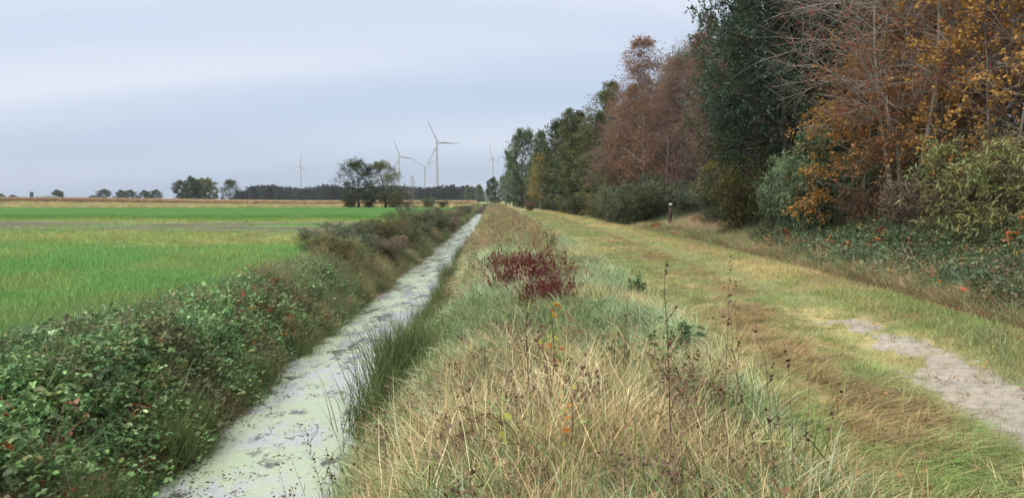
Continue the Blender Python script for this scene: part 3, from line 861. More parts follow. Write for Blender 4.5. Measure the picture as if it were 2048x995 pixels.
scatter('woodside_brambles', on(x, y, e * rng.uniform(0, 1, len(x)) ** .45), rot_up(len(x), .4), rng.uniform(.9, 1.5, len(x)), jit(c, .18), BRAM, 'blue green bramble bank along the foot of the wood', 'brambles')
x, y = spots(190, 8, 50, lambda y: EDGE(y) + .2, lambda y: EDGE(y) + 3.2); e = rb_h(x, y)
c = pick(len(x), [lin(214, 120, 62), lin(206, 160, 70), lin(180, 70, 56), lin(190, 176, 80)], [3, 3, 1.5, 1])
scatter('autumn_woodside_leaves', on(x, y, e + .06), rot_up(len(x), .3), rng.uniform(.8, 1.5, len(x)), jit(c, .1), SPRIG, 'yellow and orange leaves dotted over the woodside brambles', 'leaves')
x, y = spots(900, 8, 50, lambda y: EDGE(y), lambda y: EDGE(y) + 2.5)
m = fbm(x, y, 1.5, 86) > .54; x, y = keep(m, x, y)
c = pick(len(x), [lin(196, 170, 138), lin(176, 146, 112), lin(150, 144, 104)], [2, 2, 1])
scatter('dead_grass_in_brambles', on(x, y, rb_h(x, y) * .4), rot_up(len(x), .3), rng.uniform(.7, 1.1, len(x)), jit(c, .12), STRAW, 'pale dead grass sticking out of the woodside brambles', 'grass')
# wood floor
x, y = spots(9000, 6, 150, lambda y: EDGE(y) + 2.5, lambda y: EDGE(y) + 16)
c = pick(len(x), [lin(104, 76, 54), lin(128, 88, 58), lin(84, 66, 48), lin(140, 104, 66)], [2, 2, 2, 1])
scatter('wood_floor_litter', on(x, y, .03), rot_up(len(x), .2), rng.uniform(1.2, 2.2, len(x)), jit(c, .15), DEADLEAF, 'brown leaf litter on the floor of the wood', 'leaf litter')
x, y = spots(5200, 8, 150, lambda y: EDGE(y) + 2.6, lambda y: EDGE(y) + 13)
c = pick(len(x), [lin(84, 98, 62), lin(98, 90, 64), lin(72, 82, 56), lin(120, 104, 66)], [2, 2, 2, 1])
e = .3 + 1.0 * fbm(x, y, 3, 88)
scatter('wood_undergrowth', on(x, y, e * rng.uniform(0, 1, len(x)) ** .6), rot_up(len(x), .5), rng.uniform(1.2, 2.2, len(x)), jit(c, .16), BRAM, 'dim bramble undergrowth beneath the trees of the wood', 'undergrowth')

# floating bits on the ditch
x, y = spots(2800, 5, 120, -3.85, -1.65)
m = fbm(x, y * .5, .5, 91) + .10 * (x < -3.3) > .54; x, y = keep(m, x, y)
c = pick(len(x), [lin(74, 76, 52), lin(98, 92, 62), lin(116, 128, 78)], [2, 1, 1])
pz = np.stack([x, y, np.full(len(x), WATER_Z + .006)], 1)
scatter('floating_debris', pz, rot_up(len(x), .03), np.stack([rng.uniform(.35, .9, len(x))] * 2 + [np.full(len(x), .06)], 1), jit(c, .15), DEADLEAF, 'dark plant scraps floating on the duckweed of the ditch', 'debris')

# ------------------------------------------------------------------ trees and bushes
def grow(p, d, L_, n, wob, trop, r, twist=0.0):
    """p,d (B,3), L_ (B,) -> paths (B,n+1,3)"""
    B = len(p)
    pts = [p]
    d = norm(d)
    for i in range(n):
        d = norm(d + r.normal(0, wob, (B, 3)) + np.array([0, 0, trop]))
        p = p + d * (L_ / n)[:, None]
        pts.append(p)
    return np.stack(pts, 1)

def along(paths, idx, t):
    n = paths.shape[1] - 1
    f = t * n
    i = np.minimum(f.astype(int), n - 1)
    f = (f - i)[:, None]
    a = paths[idx, i]; b = paths[idx, i + 1]
    return a * (1 - f) + b * f, norm(b - a)

def perp(d, r):
    v = r.normal(0, 1, d.shape)
    v = v - (v * d).sum(1, keepdims=True) * d
    return norm(v)

SHAPES = {
    'round': lambda t: np.sqrt(np.clip(1 - (2 * t - .9) ** 2 / 1.25, .05, 1)),
    'tall': lambda t: np.clip(1.05 - .75 * t, .12, 1) * sstep(-.25, .25, t),
    'vase': lambda t: np.clip(.75 + .4 * t - .75 * t ** 4, .2, 1.2),
}
def tree_meshes(name, seed, H, tr, cb, cr_, shape='round', stems=1, n1=24, n2=9, n3=7, nl=8, leaf=.09, tpl=LEAF_KITE,
                el=(0.15, 1.1), trop=(.02, .03, -.03), lean=.05, wob=.10, bark=None, twig=None, lmat=None,
                leafy=1.0, clump=.35, l2=.62, l3=.5, stemlen=(.85, 1.0), twr=1.0, leafdroop=0.0, lowfrac=.2):
    r = np.random.default_rng(seed)
    # stems
    az0 = np.arange(stems) / max(stems, 1) * 2 * pi + r.uniform(0, 6)
    sp_ = .10 * (stems > 1)
    p0 = np.stack([np.cos(az0) * sp_, np.sin(az0) * sp_, np.full(stems, -.15)], 1)
    dl = lean * (1 if stems == 1 else 1.6)
    d0 = np.stack([np.cos(az0) * dl, np.sin(az0) * dl, np.ones(stems)], 1)
    HL = H * r.uniform(stemlen[0], stemlen[1], stems) if stems > 1 else np.array([H * .97])
    st = grow(p0, d0, HL, 9, .05, .03, r)
    t9 = np.linspace(0, 1, 10)
    srad = (tr * (1 - .93 * t9 ** .9) * (1 + .5 * np.exp(-t9 * 18)))[None].repeat(stems, 0)
    V0, Q0 = tubes(st, srad, 8)
    # limbs
    i1 = np.repeat(np.arange(stems), n1)
    tt = np.tile((np.arange(n1) + .5) / n1, stems) + r.normal(0, .02, n1 * stems)
    tt = np.clip(tt, 0, .99)
    t1 = cb + (1 - cb) * tt
    p1, d1 = along(st, i1, t1)
    az = np.arange(len(i1)) * 2.4 + r.normal(0, .35, len(i1))
    e1 = el[0] + (el[1] - el[0]) * tt + r.normal(0, .12, len(i1))
    dd = np.stack([np.cos(az) * np.cos(e1), np.sin(az) * np.cos(e1), np.sin(e1)], 1)
    L1 = cr_ * SHAPES[shape](tt) * r.uniform(.72, 1.15, len(i1))
    b1 = grow(p1, dd, L1, 5, wob, trop[0], r)
    r1 = np.interp(t1, t9, srad[0]) * r.uniform(.35, .55, len(i1))
    t5 = np.linspace(0, 1, 6)
    rad1 = r1[:, None] * (1 - .85 * t5[None]) + .004 * twr
    V1, Q1 = tubes(b1, rad1, 5)
    # branches
    i2 = np.repeat(np.arange(len(i1)), n2)
    t2 = np.clip(lowfrac + (1 - lowfrac) * r.uniform(0, 1, len(i2)) ** .8, 0, .99)
    p2, d2 = along(b1, i2, t2)
    dd2 = norm(d2 * .75 + perp(d2, r) * .85)
    L2 = L1[i2] * l2 * (1.1 - .55 * t2) * r.uniform(.6, 1.25, len(i2)) + .08
    b2 = grow(p2, dd2, L2, 3, wob * 1.2, trop[1], r)
    rad2 = (.011 * twr * (L2 / 1.2) ** .6)[:, None] * (1 - .7 * np.linspace(0, 1, 4)[None]) + .002 * twr
    V2, Q2 = tubes(b2, rad2, 3)
    # twigs
    i3 = np.repeat(np.arange(len(i2)), n3)
    t3 = np.clip(.15 + .85 * r.uniform(0, 1, len(i3)), 0, .99)
    p3, d3 = along(b2, i3, t3)
    dd3 = norm(d3 * .7 + perp(d3, r) * .8)
    L3 = L2[i3] * l3 * r.uniform(.5, 1.3, len(i3)) + .06
    b3 = grow(p3, dd3, L3, 2, wob * 1.3, trop[2], r)
    rad3 = np.full((len(i3), 3), .0042 * twr) * np.array([1, .75, .4])
    V3, Q3 = tubes(b3, rad3, 3)
    trunk = mk(name + '_trunk', np.concatenate([V0, V1]), quads=np.concatenate([Q0, Q1 + len(V0)]), mat=bark or M_BARK_DARK, smooth=True)
    brs = mk(name + '_branches', np.concatenate([V2, V3]), quads=np.concatenate([Q2, Q3 + len(V2)]), mat=twig or M_BARK_DARK)
    # leaves: some limbs keep fewer of them
    lf1 = np.clip(leafy * (1 + clump * r.normal(0, 1, len(i1))), 0, 1.4)
    i4 = np.repeat(np.arange(len(i3)), nl)
    kp = r.uniform(0, 1, len(i4)) < lf1[i2[i3[i4]]] * .8
    i4 = i4[kp]
    t4 = np.clip(.1 + .9 * r.uniform(0, 1, len(i4)), 0, .99)
    p4, d4 = along(b3, i4, t4)
    p4 = p4 + r.normal(0, leaf * .35, p4.shape)
    dl4 = d4 * .5 + r.normal(0, .6, d4.shape) + np.array([0, 0, -leafdroop])
    nn = r.normal(0, .55, d4.shape) + np.array([0, 0, 1.0])
    V4, F4, m = leaves(p4, dl4, nn, leaf * r.uniform(.65, 1.3, len(i4)), tpl)
    c1 = r.uniform(0, 1, len(i1)); c2 = r.uniform(0, 1, len(i2))
    lv = np.clip(.40 * c1[i2[i3[i4]]] + .30 * c2[i3[i4]] + .30 * r.uniform(0, 1, len(i4)), 0, 1)
    crown = mk(name + '_crown', V4, tris=F4, fl={'lv': np.repeat(lv, m)}, mat=lmat)
    return trunk, brs, crown

def plant(name, meshes, x, y, label, cat, group=None, rotz=0.0, scale=1.0, lmat=None, twig=None, bark=None, parts=('trunk', 'branches', 'crown'), z=None, sz=1.0):
    z = float(zt(x, y)) if z is None else z
    e = bpy.data.objects.new(name, None)
    COL.objects.link(e)
    e.empty_display_size = .3
    e.location = (x, y, z); e.rotation_euler = (0, 0, rotz); e.scale = (scale, scale, scale * sz)
    e['label'] = label; e['category'] = cat
    if group: e['group'] = group
    for pn, me, mt in zip(parts, meshes, (bark, twig, lmat)):
        if me is None: continue
        o = bpy.data.objects.new(pn, me)
        COL.objects.link(o); o.parent = e
        if pn in ('crown', 'foliage', 'branches'): o['kind'] = 'stuff'
        if mt is not None and len(o.material_slots):
            o.material_slots[0].link = 'OBJECT'; o.material_slots[0].material = mt
    return e

# leaf palettes
def pal(name, *cols, **k):
    n = len(cols)
    return ramp_mat(name, [(i / (n - 1), lin(*c)) for i, c in enumerate(cols)], **k)
L_DARK = pal('dark green leaves', (44, 58, 44), (62, 78, 54), (82, 96, 62), (104, 108, 66))
L_PINE = pal('deep blue green leaves', (36, 56, 52), (54, 76, 66), (76, 96, 80), (100, 112, 84))
L_OLIVE = pal('olive leaves', (74, 82, 56), (104, 112, 74), (134, 138, 94), (150, 146, 88))
L_GREYGREEN = pal('grey green leaves', (74, 90, 70), (100, 116, 90), (126, 138, 108), (140, 142, 96))
L_ORANGE = pal('orange brown leaves', (116, 82, 60), (150, 108, 70), (172, 128, 80), (160, 130, 86))
L_OCHRE = pal('ochre leaves', (134, 96, 54), (172, 126, 64), (190, 146, 78), (158, 132, 74))
L_RUST = pal('rusty leaves', (112, 86, 76), (140, 108, 90), (160, 124, 96), (148, 126, 92))
L_MAROON = pal('maroon leaves', (112, 78, 78), (136, 98, 94), (150, 112, 102), (132, 104, 92))
L_BROWN = pal('brown leaves', (116, 104, 96), (140, 124, 110), (156, 138, 118), (162, 142, 104))
L_RED = pal('red leaves', (170, 52, 50), (196, 70, 60), (206, 104, 70), (160, 70, 56))
L_YELLOW = pal('yellow leaves', (138, 132, 78), (164, 150, 88), (180, 162, 102), (134, 134, 82))
L_WILLOW = pal('willow leaves', (80, 108, 78), (110, 138, 104), (138, 160, 124), (150, 160, 104))
L_CHEST = pal('yellowing chestnut leaves', (94, 114, 74), (122, 134, 84), (150, 146, 92), (146, 130, 84))
L_HAZEL = pal('hazel leaves', (70, 84, 56), (96, 108, 66), (136, 132, 74), (190, 158, 74))
L_BUSH = pal('dull green bush leaves', (76, 94, 70), (100, 118, 88), (124, 136, 102), (144, 142, 100))

MESH = {}
MESH['oak0'] = tree_meshes('oak0', 1, 12, .30, .22, 4.6, 'round', n1=34, n2=12, n3=7, nl=11, leaf=0.17, lmat=L_DARK, clump=.3)
MESH['oak1'] = tree_meshes('oak1', 2, 12, .28, .18, 4.4, 'round', n1=34, n2=12, n3=7, nl=11, leaf=0.17, lmat=L_DARK, clump=.35)
MESH['dark'] = tree_meshes('dark', 3, 15, .30, .20, 4.2, 'tall', n1=70, n2=12, n3=6, nl=15, leaf=0.125, lmat=L_PINE, clump=.25, el=(-.05, .9), trop=(.03, .05, .02))
MESH['birch0'] = tree_meshes('birch0', 4, 13, .14, .22, 3.0, 'tall', n1=50, n2=10, n3=8, nl=8, leaf=0.085, lmat=L_RUST, twig=M_TWIG_PURPLE, bark=M_BARK_BIRCH, el=(.6, 1.2), trop=(-.06, -.16, -.3), clump=.5, leafy=0.6, l3=.7, twr=1.2)
MESH['birch1'] = tree_meshes('birch1', 5, 14, .15, .18, 3.2, 'tall', n1=52, n2=10, n3=8, nl=9, leaf=0.11, lmat=L_OLIVE, twig=M_BARK_DARK, bark=M_BARK_BIRCH, el=(.6, 1.2), trop=(-.06, -.14, -.25), clump=.3, leafy=.95, l3=.65)
MESH['bare0'] = tree_meshes('bare0', 6, 12.5, .13, .20, 3.0, 'tall', n1=50, n2=11, n3=9, nl=5, leaf=0.075, lmat=L_BROWN, twig=M_TWIG_PURPLE, bark=M_BARK_BIRCH, el=(.7, 1.25), trop=(.0, -.05, -.12), clump=.6, leafy=0.55, l3=.6, twr=1.3)
MESH['alder0'] = tree_meshes('alder0', 7, 13, .18, .08, 3.3, 'tall', n1=60, n2=10, n3=6, nl=11, leaf=0.17, lmat=L_GREYGREEN, clump=.3, el=(.3, 1.1))
MESH['alder1'] = tree_meshes('alder1', 8, 13, .18, .06, 3.6, 'round', n1=60, n2=10, n3=6, nl=11, leaf=0.17, lmat=L_GREYGREEN, clump=.35, el=(.3, 1.1))
MESH['rowan'] = tree_meshes('rowan', 9, 10.5, .085, .26, 4.0, 'vase', stems=4, n1=15, n2=12, n3=10, nl=4, leaf=.09, tpl=LEAF_LONG, lmat=L_RED, twig=M_TWIG_GREY, bark=M_BARK_GREY, el=(0.65, 1.1), trop=(.02, .0, .02), clump=1.2, leafy=0.36, l3=.55, twr=1.0, lean=.16, wob=.12)
MESH['beech0'] = tree_meshes('beech0', 10, 6.0, .07, .12, 2.4, 'round', n1=24, n2=8, n3=6, nl=12, leaf=0.1, lmat=L_OCHRE, twig=M_TWIG_GREY, bark=M_BARK_GREY, el=(.1, .8), trop=(.0, .0, .0), clump=.4, leafy=.85)
MESH['beech1'] = tree_meshes('beech1', 11, 6.5, .06, .15, 2.1, 'round', stems=2, n1=15, n2=8, n3=6, nl=12, leaf=0.095, lmat=L_ORANGE, twig=M_TWIG_GREY, bark=M_BARK_GREY, el=(.1, .8), trop=(.0, .0, .0), clump=.5, leafy=.7)
MESH['twiggy'] = tree_meshes('twiggy', 12, 13, .16, .18, 4.6, 'round', n1=44, n2=12, n3=9, nl=6, leaf=0.09, lmat=L_RUST, twig=M_TWIG_PURPLE, bark=M_BARK_DARK, el=(0.25, 1.1), trop=(.01, .0, -.02), clump=.5, leafy=0.42, l3=.55, twr=0.95)
MESH['bush0'] = tree_meshes('bush0', 13, 2.6, .03, .08, 1.15, 'round', stems=8, n1=8, n2=7, n3=6, nl=8, leaf=.055, lmat=L_BUSH, clump=.3, el=(.2, .9), lean=.42, lowfrac=.1, stemlen=(.6, 1.0))
MESH['bush1'] = tree_meshes('bush1', 14, 2.3, .025, .05, 1.0, 'vase', stems=11, n1=7, n2=6, n3=6, nl=7, leaf=.05, lmat=L_BUSH, clump=.4, el=(.4, 1.0), lean=.5, lowfrac=.1, stemlen=(.5, 1.0))
MESH['willow'] = tree_meshes('willow', 15, 3.3, .03, .10, 1.25, 'vase', stems=9, n1=8, n2=7, n3=6, nl=8, leaf=.13, tpl=LEAF_LONG, lmat=L_WILLOW, clump=.25, el=(.5, 1.1), trop=(.0, .0, -.02), lean=.4, lowfrac=.1, stemlen=(.55, 1.0), leafdroop=.35)
MESH['chest'] = tree_meshes('chest', 16, 3.4, .03, .12, 1.5, 'vase', stems=5, n1=8, n2=5, n3=4, nl=6, leaf=.19, tpl=LEAF_LONG, lmat=L_CHEST, clump=.25, el=(.3, .9), trop=(.0, .0, -.04), lean=.35, lowfrac=.2, stemlen=(.6, 1.0), leafdroop=.3)
MESH['farbirch'] = tree_meshes('farbirch', 17, 9, .11, .25, 2.2, 'tall', n1=20, n2=6, n3=5, nl=2, leaf=.08, lmat=L_YELLOW, twig=M_TWIG_GREY, bark=M_BARK_BIRCH, el=(.5, 1.2), clump=.6, leafy=.25, twr=1.6)

MESH['fartree'] = tree_meshes('fartree', 18, 13, .2, .03, 4.2, 'round', n1=44, n2=8, n3=4, nl=9, leaf=.42, lmat=L_DARK, clump=.2, el=(.05, 1.1))
def T(kind, u, d, h, label, cat='tree', name=None, group=None, lm=None, tw=None, bk=None, rz=None, lat=None, base=None, sz=1.0, dz=0.0):
    base_h = {'oak0': 12, 'oak1': 12, 'dark': 15, 'birch0': 13, 'birch1': 14, 'bare0': 12.5, 'alder0': 13, 'alder1': 13, 'rowan': 10.5, 'beech0': 6, 'beech1': 6.5,
              'twiggy': 13, 'bush0': 2.6, 'bush1': 2.3, 'willow': 3.3, 'chest': 3.4, 'farbirch': 9, 'fartree': 13}[kind]
    x, y = P(u, d)
    return plant(name or 'tree', MESH[kind], x, y, label, cat, group, rz if rz is not None else rng.uniform(0, 6.28), h / base_h / sz, lm, tw, bk, sz=sz,
                 z=float(zt(x, y)) + dz)

# the wood along the path
T('rowan', 1812, 21.5, 11.2, 'rowan with pale grey stems and a few red leaves at the wood edge', name='rowan_tree', rz=1.0)
T('dark', 1590, 30, 17.0, 'tall dark evergreen looking tree towering over the wood edge', name='oak_tree', rz=.3, sz=1.15)
T('dark', 1530, 37, 14.5, 'dark leafy tree joining the towering dark one', name='oak_tree', rz=4.1, lm=L_DARK)
T('dark', 1665, 34, 15, 'dark leafy tree right behind the rowan', name='oak_tree', rz=2.3, lm=L_DARK)
T('beech0', 1722, 24, 5.8, 'young beech with ochre leaves left of the rowan stems', name='beech_sapling', rz=.2)
T('beech1', 1850, 22, 6.6, 'young two stemmed beech with orange leaves behind the rowan', name='beech_sapling', rz=1.2)
T('beech0', 1790, 27, 6.5, 'young beech with orange brown leaves deeper in the wood', name='beech_sapling', lm=L_ORANGE, rz=2.0)
T('beech1', 1990, 19, 7.5, 'ochre leaved sapling rising behind the chestnut bush', name='beech_sapling', lm=L_OCHRE, rz=4.0)
T('beech0', 2075, 22, 7.0, 'rusty brown sapling beside the chestnut bush', name='beech_sapling', lm=L_RUST, rz=5.0)
T('twiggy', 1965, 27, 14, 'half bare purple brown tree with wide spreading twigs behind rowan', name='birch_tree', rz=.5)
T('twiggy', 2110, 27, 14, 'half bare rusty tree reaching over the chestnut bush', name='birch_tree', rz=1.9, lm=L_BROWN)
T('twiggy', 1850, 33, 15, 'tall half bare brown tree between the rowan and dark trees', name='birch_tree', rz=3.5, lm=L_BROWN)
T('bare0', 1390, 51, 14.0, 'bare twigged birch with white trunk behind the wooden post', name='birch_tree', rz=.4)
T('bare0', 1440, 40, 10.5, 'brownish birch leaning against the dark tree', name='birch_tree', rz=2.4, lm=L_RUST)
T('twiggy', 1400, 52, 10.0, 'purple brown tree with dense bare twigs beside the white trunked birch', name='birch_tree', rz=4.4, lm=L_MAROON)
T('birch0', 1292, 58, 13.6, 'birch with an orange brown thinning crown standing above its neighbours', name='birch_tree', rz=.9, lm=L_ORANGE, sz=.85)
T('birch0', 1330, 55, 11.5, 'rusty birch beside the orange crowned birch', name='birch_tree', rz=3.1)
T('twiggy', 1245, 64, 9.2, 'maroon twigged tree below the orange crowned birch', name='birch_tree', rz=1.3, lm=L_MAROON)
T('birch1', 1192, 84, 14.6, 'tall drooping birch with olive grey leaves', name='birch_tree', rz=2.0, sz=.72)
T('birch1', 1165, 92, 12.6, 'drooping olive birch leaning on the taller one', name='birch_tree', rz=4.4, sz=.72)
T('bare0', 1368, 57, 14.4, 'brown birch of fine twigs between orange crowned and white trunked ones', name='birch_tree', rz=5.4, sz=.85)
T('birch0', 1255, 68, 11.5, 'faded rusty birch behind the maroon twigged tree', name='birch_tree', rz=2.4, sz=.8)
T('birch1', 1215, 74, 9.8, 'smaller olive birch beside the maroon twigged tree', name='birch_tree', rz=5.0, lm=L_DARK)
T('alder0', 1150, 98, 12.6, 'dark green alder beside the tall drooping birch', name='alder_tree', rz=.7, lm=L_DARK)
T('alder1', 1120, 112, 12.6, 'bushy dark alder behind the yellowing tree', name='alder_tree', rz=1.9, lm=L_DARK)
T('birch1', 1080, 122, 9.2, 'small yellowing birch standing out of the dark alders', name='birch_tree', rz=2.9, lm=L_YELLOW, sz=.72)
T('alder0', 1088, 140, 14.5, 'grey green alder behind the yellowing birch', name='alder_tree', rz=3.9)
T('alder1', 1046, 150, 15.0, 'round grey green alder near the far end of the wood', name='alder_tree', rz=4.9)
T('alder0', 1028, 185, 13.5, 'slim grey green alder, last of the alder row', name='alder_tree', rz=5.9)
T('alder1', 1012, 250, 9.0, 'low grey green alder beyond the alder row', name='alder_tree', rz=.4)
T('fartree', 991, 330, 10.4, 'round dark oak where the path meets the horizon', name='oak_tree', rz=1.0)
# fuller shoulder of the wood edge between the named trees
for i, (d, lat, h, kd, lm, lb) in enumerate((
        (57, 13.6, 8.5, 'twiggy', L_MAROON, 'low maroon twigged tree in front of the rusty birch'),
        (70, 12.6, 8.0, 'alder1', L_OLIVE, 'low olive alder left of the maroon twigged tree'),
        (78, 13.4, 10.5, 'alder1', L_DARK, 'broad dark alder behind the smaller olive birch'),
        (92, 12.6, 9.5, 'alder1', L_DARK, 'broad dark alder under the tall drooping birch'),
        (105, 13.2, 11.0, 'alder0', L_GREYGREEN, 'grey green alder squeezed between the dark alders'),
        (120, 13.4, 11.5, 'alder1', L_DARK, 'broad dark alder behind the small yellowing birch'),
        (133, 12.4, 10.5, 'alder1', L_GREYGREEN, 'broad grey green alder beyond the yellowing birch'),
        (162, 12.2, 12.0, 'alder1', L_DARK, 'broad dark alder beside the round grey green one'),
        (176, 11.0, 10.0, 'alder1', L_GREYGREEN, 'low broad alder before the last of the alder row'),
        (205, 10.5, 10.5, 'alder1', L_DARK, 'dark alder right behind the last of the alder row'),
        (230, 9.5, 9.0, 'alder1', L_GREYGREEN, 'small round alder past the alder row'))):
    plant('alder_tree' if kd != 'twiggy' else 'birch_tree', MESH[kd], lat, d, lb, 'tree', None, i * 1.7, h / 13 / .72, lm, sz=.72)
for i in range(16):
    d = 56 + i * 9.5 + rng.uniform(-2, 2)
    plant('bush', MESH['bush0' if i % 2 else 'bush1'], 9.9 + rng.uniform(-.4, .5) - .006 * d, d, ['dull green', 'olive', 'dark green', 'grey green', 'yellowing'][i % 5] + ' bush in the fringe between the path and the alders', 'bush', 'bushes fringing the wood', rng.uniform(0, 6),
          rng.uniform(1.0, 1.35), [L_BUSH, L_OLIVE, L_DARK, L_GREYGREEN, L_HAZEL][i % 5], sz=.8)
# trees filling the wood behind its edge
kinds = ['twiggy', 'bare0', 'alder0', 'birch0', 'oak0', 'beech0', 'twiggy', 'dark']
LOOK = {'brown leaves': 'brown', 'rusty leaves': 'rusty', 'dark green leaves': 'dark green', 'ochre leaves': 'ochre', 'maroon leaves': 'maroon', 'grey green leaves': 'grey green'}
KIND = {'twiggy': 'wide twiggy tree', 'bare0': 'thin half bare birch', 'birch0': 'thin drooping birch', 'alder0': 'leafy alder', 'oak0': 'broad oak', 'beech0': 'low beech', 'dark': 'tall dense tree'}
mats = [L_BROWN, L_RUST, L_DARK, L_BROWN, L_DARK, L_RUST, L_MAROON, L_GREYGREEN]
k = 0
for d in (16, 23, 31, 40, 51, 64, 80, 100, 125, 155):
    for off in (6.8, 10.5, 15.0, 22.0):
        if d < 22 and off < 12: continue
        kd = kinds[(k * 3 + int(off)) % 8]; lm = mats[(k * 5 + 1) % 8]
        x = float(rutB(d)) + off + rng.uniform(-1.5, 1.5); yv = d + rng.uniform(-2.5, 2.5)
        kd = {'beech0': 'twiggy', 'oak0': 'bare0', 'alder0': 'birch0'}.get(kd, kd) if d < 60 else kd
        hs = {'beech0': 1.3, 'dark': .8, 'oak0': 1.0}.get(kd, .95) * rng.uniform(.85, 1.1)
        plant('woodland_tree', MESH[kd], x, yv, f"{LOOK[lm.name]} {KIND[kd]} standing in the depth of the wood behind its edge", 'tree', 'trees deeper in the wood', rng.uniform(0, 6), hs, lm)
        k += 1

for i, (x, y) in enumerate(((13.6, 17.5), (15.0, 19.5), (14.2, 22.5), (16.5, 24.0), (15.2, 27.5), (17.5, 29.0), (16.0, 33.0), (18.5, 21.0))):
    plant('bush', MESH['bush0'], x, y, 'brown green bush in the dim wood behind rowan and chestnut', 'bush', 'bushes under the trees', i * 1.1, 1.25 + .1 * (i % 3), [L_BROWN, L_BUSH, L_OLIVE][i % 3])
# bushes along the wood edge
T('willow', 1640, 26, 3.5, 'blue green willow bush with long leaves above the brambles', 'bush', 'willow_bush', rz=.5)
T('willow', 1585, 28, 2.6, 'lower grey green willow bush beside the taller willow', 'bush', 'willow_bush', rz=2.5, lm=L_GREYGREEN)
T('chest', 1975, 17.0, 3.1, 'chestnut bush with long yellowing leaves by the brambles', 'bush', 'chestnut_bush', rz=1.1)
T('chest', 2125, 16.5, 2.2, 'greener chestnut bush beside the yellowing one', 'bush', 'chestnut_bush', rz=3.0, lm=L_OLIVE)
T('bush1', 1750, 23, 1.8, 'low bush of bare purple twigs between willow and chestnut', 'bush', 'bush', rz=3.0, lm=L_RUST)
T('bush1', 1850, 20, 2.0, 'thin twiggy brown bush in front of the rowan', 'bush', 'bush', rz=4.0, lm=L_BROWN)
T('bush0', 1490, 34, 3.3, 'hazel bush with yellow leaves below the dark tree', 'bush', 'hazel_bush', rz=1.0, lm=L_HAZEL)
T('bush0', 1445, 40, 3.0, 'dark bush behind the pinkish dead grass', 'bush', 'bush', rz=2.2, lm=L_BUSH)
T('bush0', 1385, 48.5, 2.6, 'dense green bush right behind the wooden post', 'bush', 'bush', rz=3.2, lm=L_GREYGREEN)
T('bush0', 1335, 53, 3.2, 'dense dark green bush left of the wooden post', 'bush', 'bush', rz=4.2, lm=L_GREYGREEN)
T('bush1', 1290, 52, 3.1, 'fine twigged green bush reaching out towards the path', 'bush', 'bush', rz=5.2)
T('bush0', 1245, 51, 3.0, 'large dull green bush standing forward at the path side', 'bush', 'bush', rz=.2)
T('bush1', 1195, 68, 2.8, 'yellow green bush beyond the large dull green one', 'bush', 'bush', rz=1.2, lm=L_CHEST)
T('bush0', 1165, 80, 2.6, 'olive bush under the tall drooping birch', 'bush', 'bush', rz=2.2, lm=L_OLIVE)
T('bush1', 1135, 95, 2.6, 'yellowish bush under the dark alders', 'bush', 'bush', rz=3.2, lm=L_CHEST)
T('bush0', 1110, 110, 2.6, 'low dark bush under the dark alders', 'bush', 'bush', rz=4.2, lm=L_DARK)
T('bush1', 1060, 118, 1.5, 'rust red bush beside the far end of the path', 'bush', 'bush', rz=5.2, lm=L_MAROON)
T('bush0', 1040, 170, 3.4, 'grey green bush near the last alder', 'bush', 'bush', rz=.6, lm=L_GREYGREEN)
# scrub on the field side of the ditch
T('bush1', 640, 28, 1.0, 'low bramble thicket spreading into the field from the ditch', 'bush', 'bush', rz=.6, lm=L_BUSH, sz=.62)
T('bush1', 700, 30, 1.2, 'dull green thicket beside the low one reaching into the field', 'bush', 'bush', rz=1.6, lm=L_GREYGREEN, sz=.7)
T('bush1', 760, 34, 1.3, 'brownish scrub on the bank behind the straw grass', 'bush', 'bush', rz=2.6, lm=L_HAZEL, sz=.7)
T('bush0', 805, 42, 1.4, 'olive scrub bush on the ditch bank', 'bush', 'bush', rz=3.6, lm=L_OLIVE, sz=.7)
T('bush0', 838, 50, 1.7, 'tallest green bush on the field side of the ditch', 'bush', 'bush', rz=4.6, lm=L_GREYGREEN, sz=.7)
T('bush1', 868, 56, 1.6, 'olive brown bush beside the tallest one at the ditch', 'bush', 'bush', rz=5.6, lm=L_OLIVE, sz=.7)
T('bush1', 895, 70, 1.5, 'rust coloured scrub farther along the ditch', 'bush', 'bush', rz=.9, lm=L_BROWN, sz=.7)
for i, (d, lat, h, lm, lb) in enumerate((
        (24.5, -5.3, .8, L_HAZEL, 'knee high olive scrub where the brambles end'), (27.5, -4.9, .9, L_BUSH, 'dull green scrub above the straw grass of the bank'),
        (31.5, -4.6, 1.0, L_BROWN, 'brown scrub leaning towards the ditch water'), (36.5, -5.6, 1.2, L_BUSH, 'green scrub on the field edge behind the thicket'),
        (38.5, -4.5, 1.0, L_OLIVE, 'olive scrub close to the ditch water'), (46, -4.7, 1.2, L_BUSH, 'green scrub next to the tallest ditch bush'),
        (61, -4.7, 1.3, L_BROWN, 'brown scrub past the tallest ditch bush'), (66, -4.4, 1.2, L_GREYGREEN, 'grey green scrub past the tallest ditch bush'),
        (78, -4.5, 1.3, L_OLIVE, 'olive scrub along the far part of the ditch'), (88, -4.6, 1.3, L_BROWN, 'brown scrub along the far part of the ditch'),
        (104, -4.5, 1.4, L_BUSH, 'dull green scrub near the far end of the ditch'), (125, -4.5, 1.5, L_BROWN, 'brown scrub near the far end of the ditch'))):
    plant('scrub_bush', MESH['bush1' if i % 2 else 'bush0'], lat, d, lb, 'bush', None, i * 2.1, h / 2.4 / .65, lm, sz=.65)
T('fartree', 400, 450, 14.6, 'dark oak filling the gap behind the three beyond the maize', name='oak_tree', lm=L_DARK, sz=.85, dz=-2.6)
T('fartree', 366, 446, 13.4, 'dark oak at the outer side of the three beyond the maize', name='oak_tree', lm=L_DARK, sz=.85, dz=-2.6)
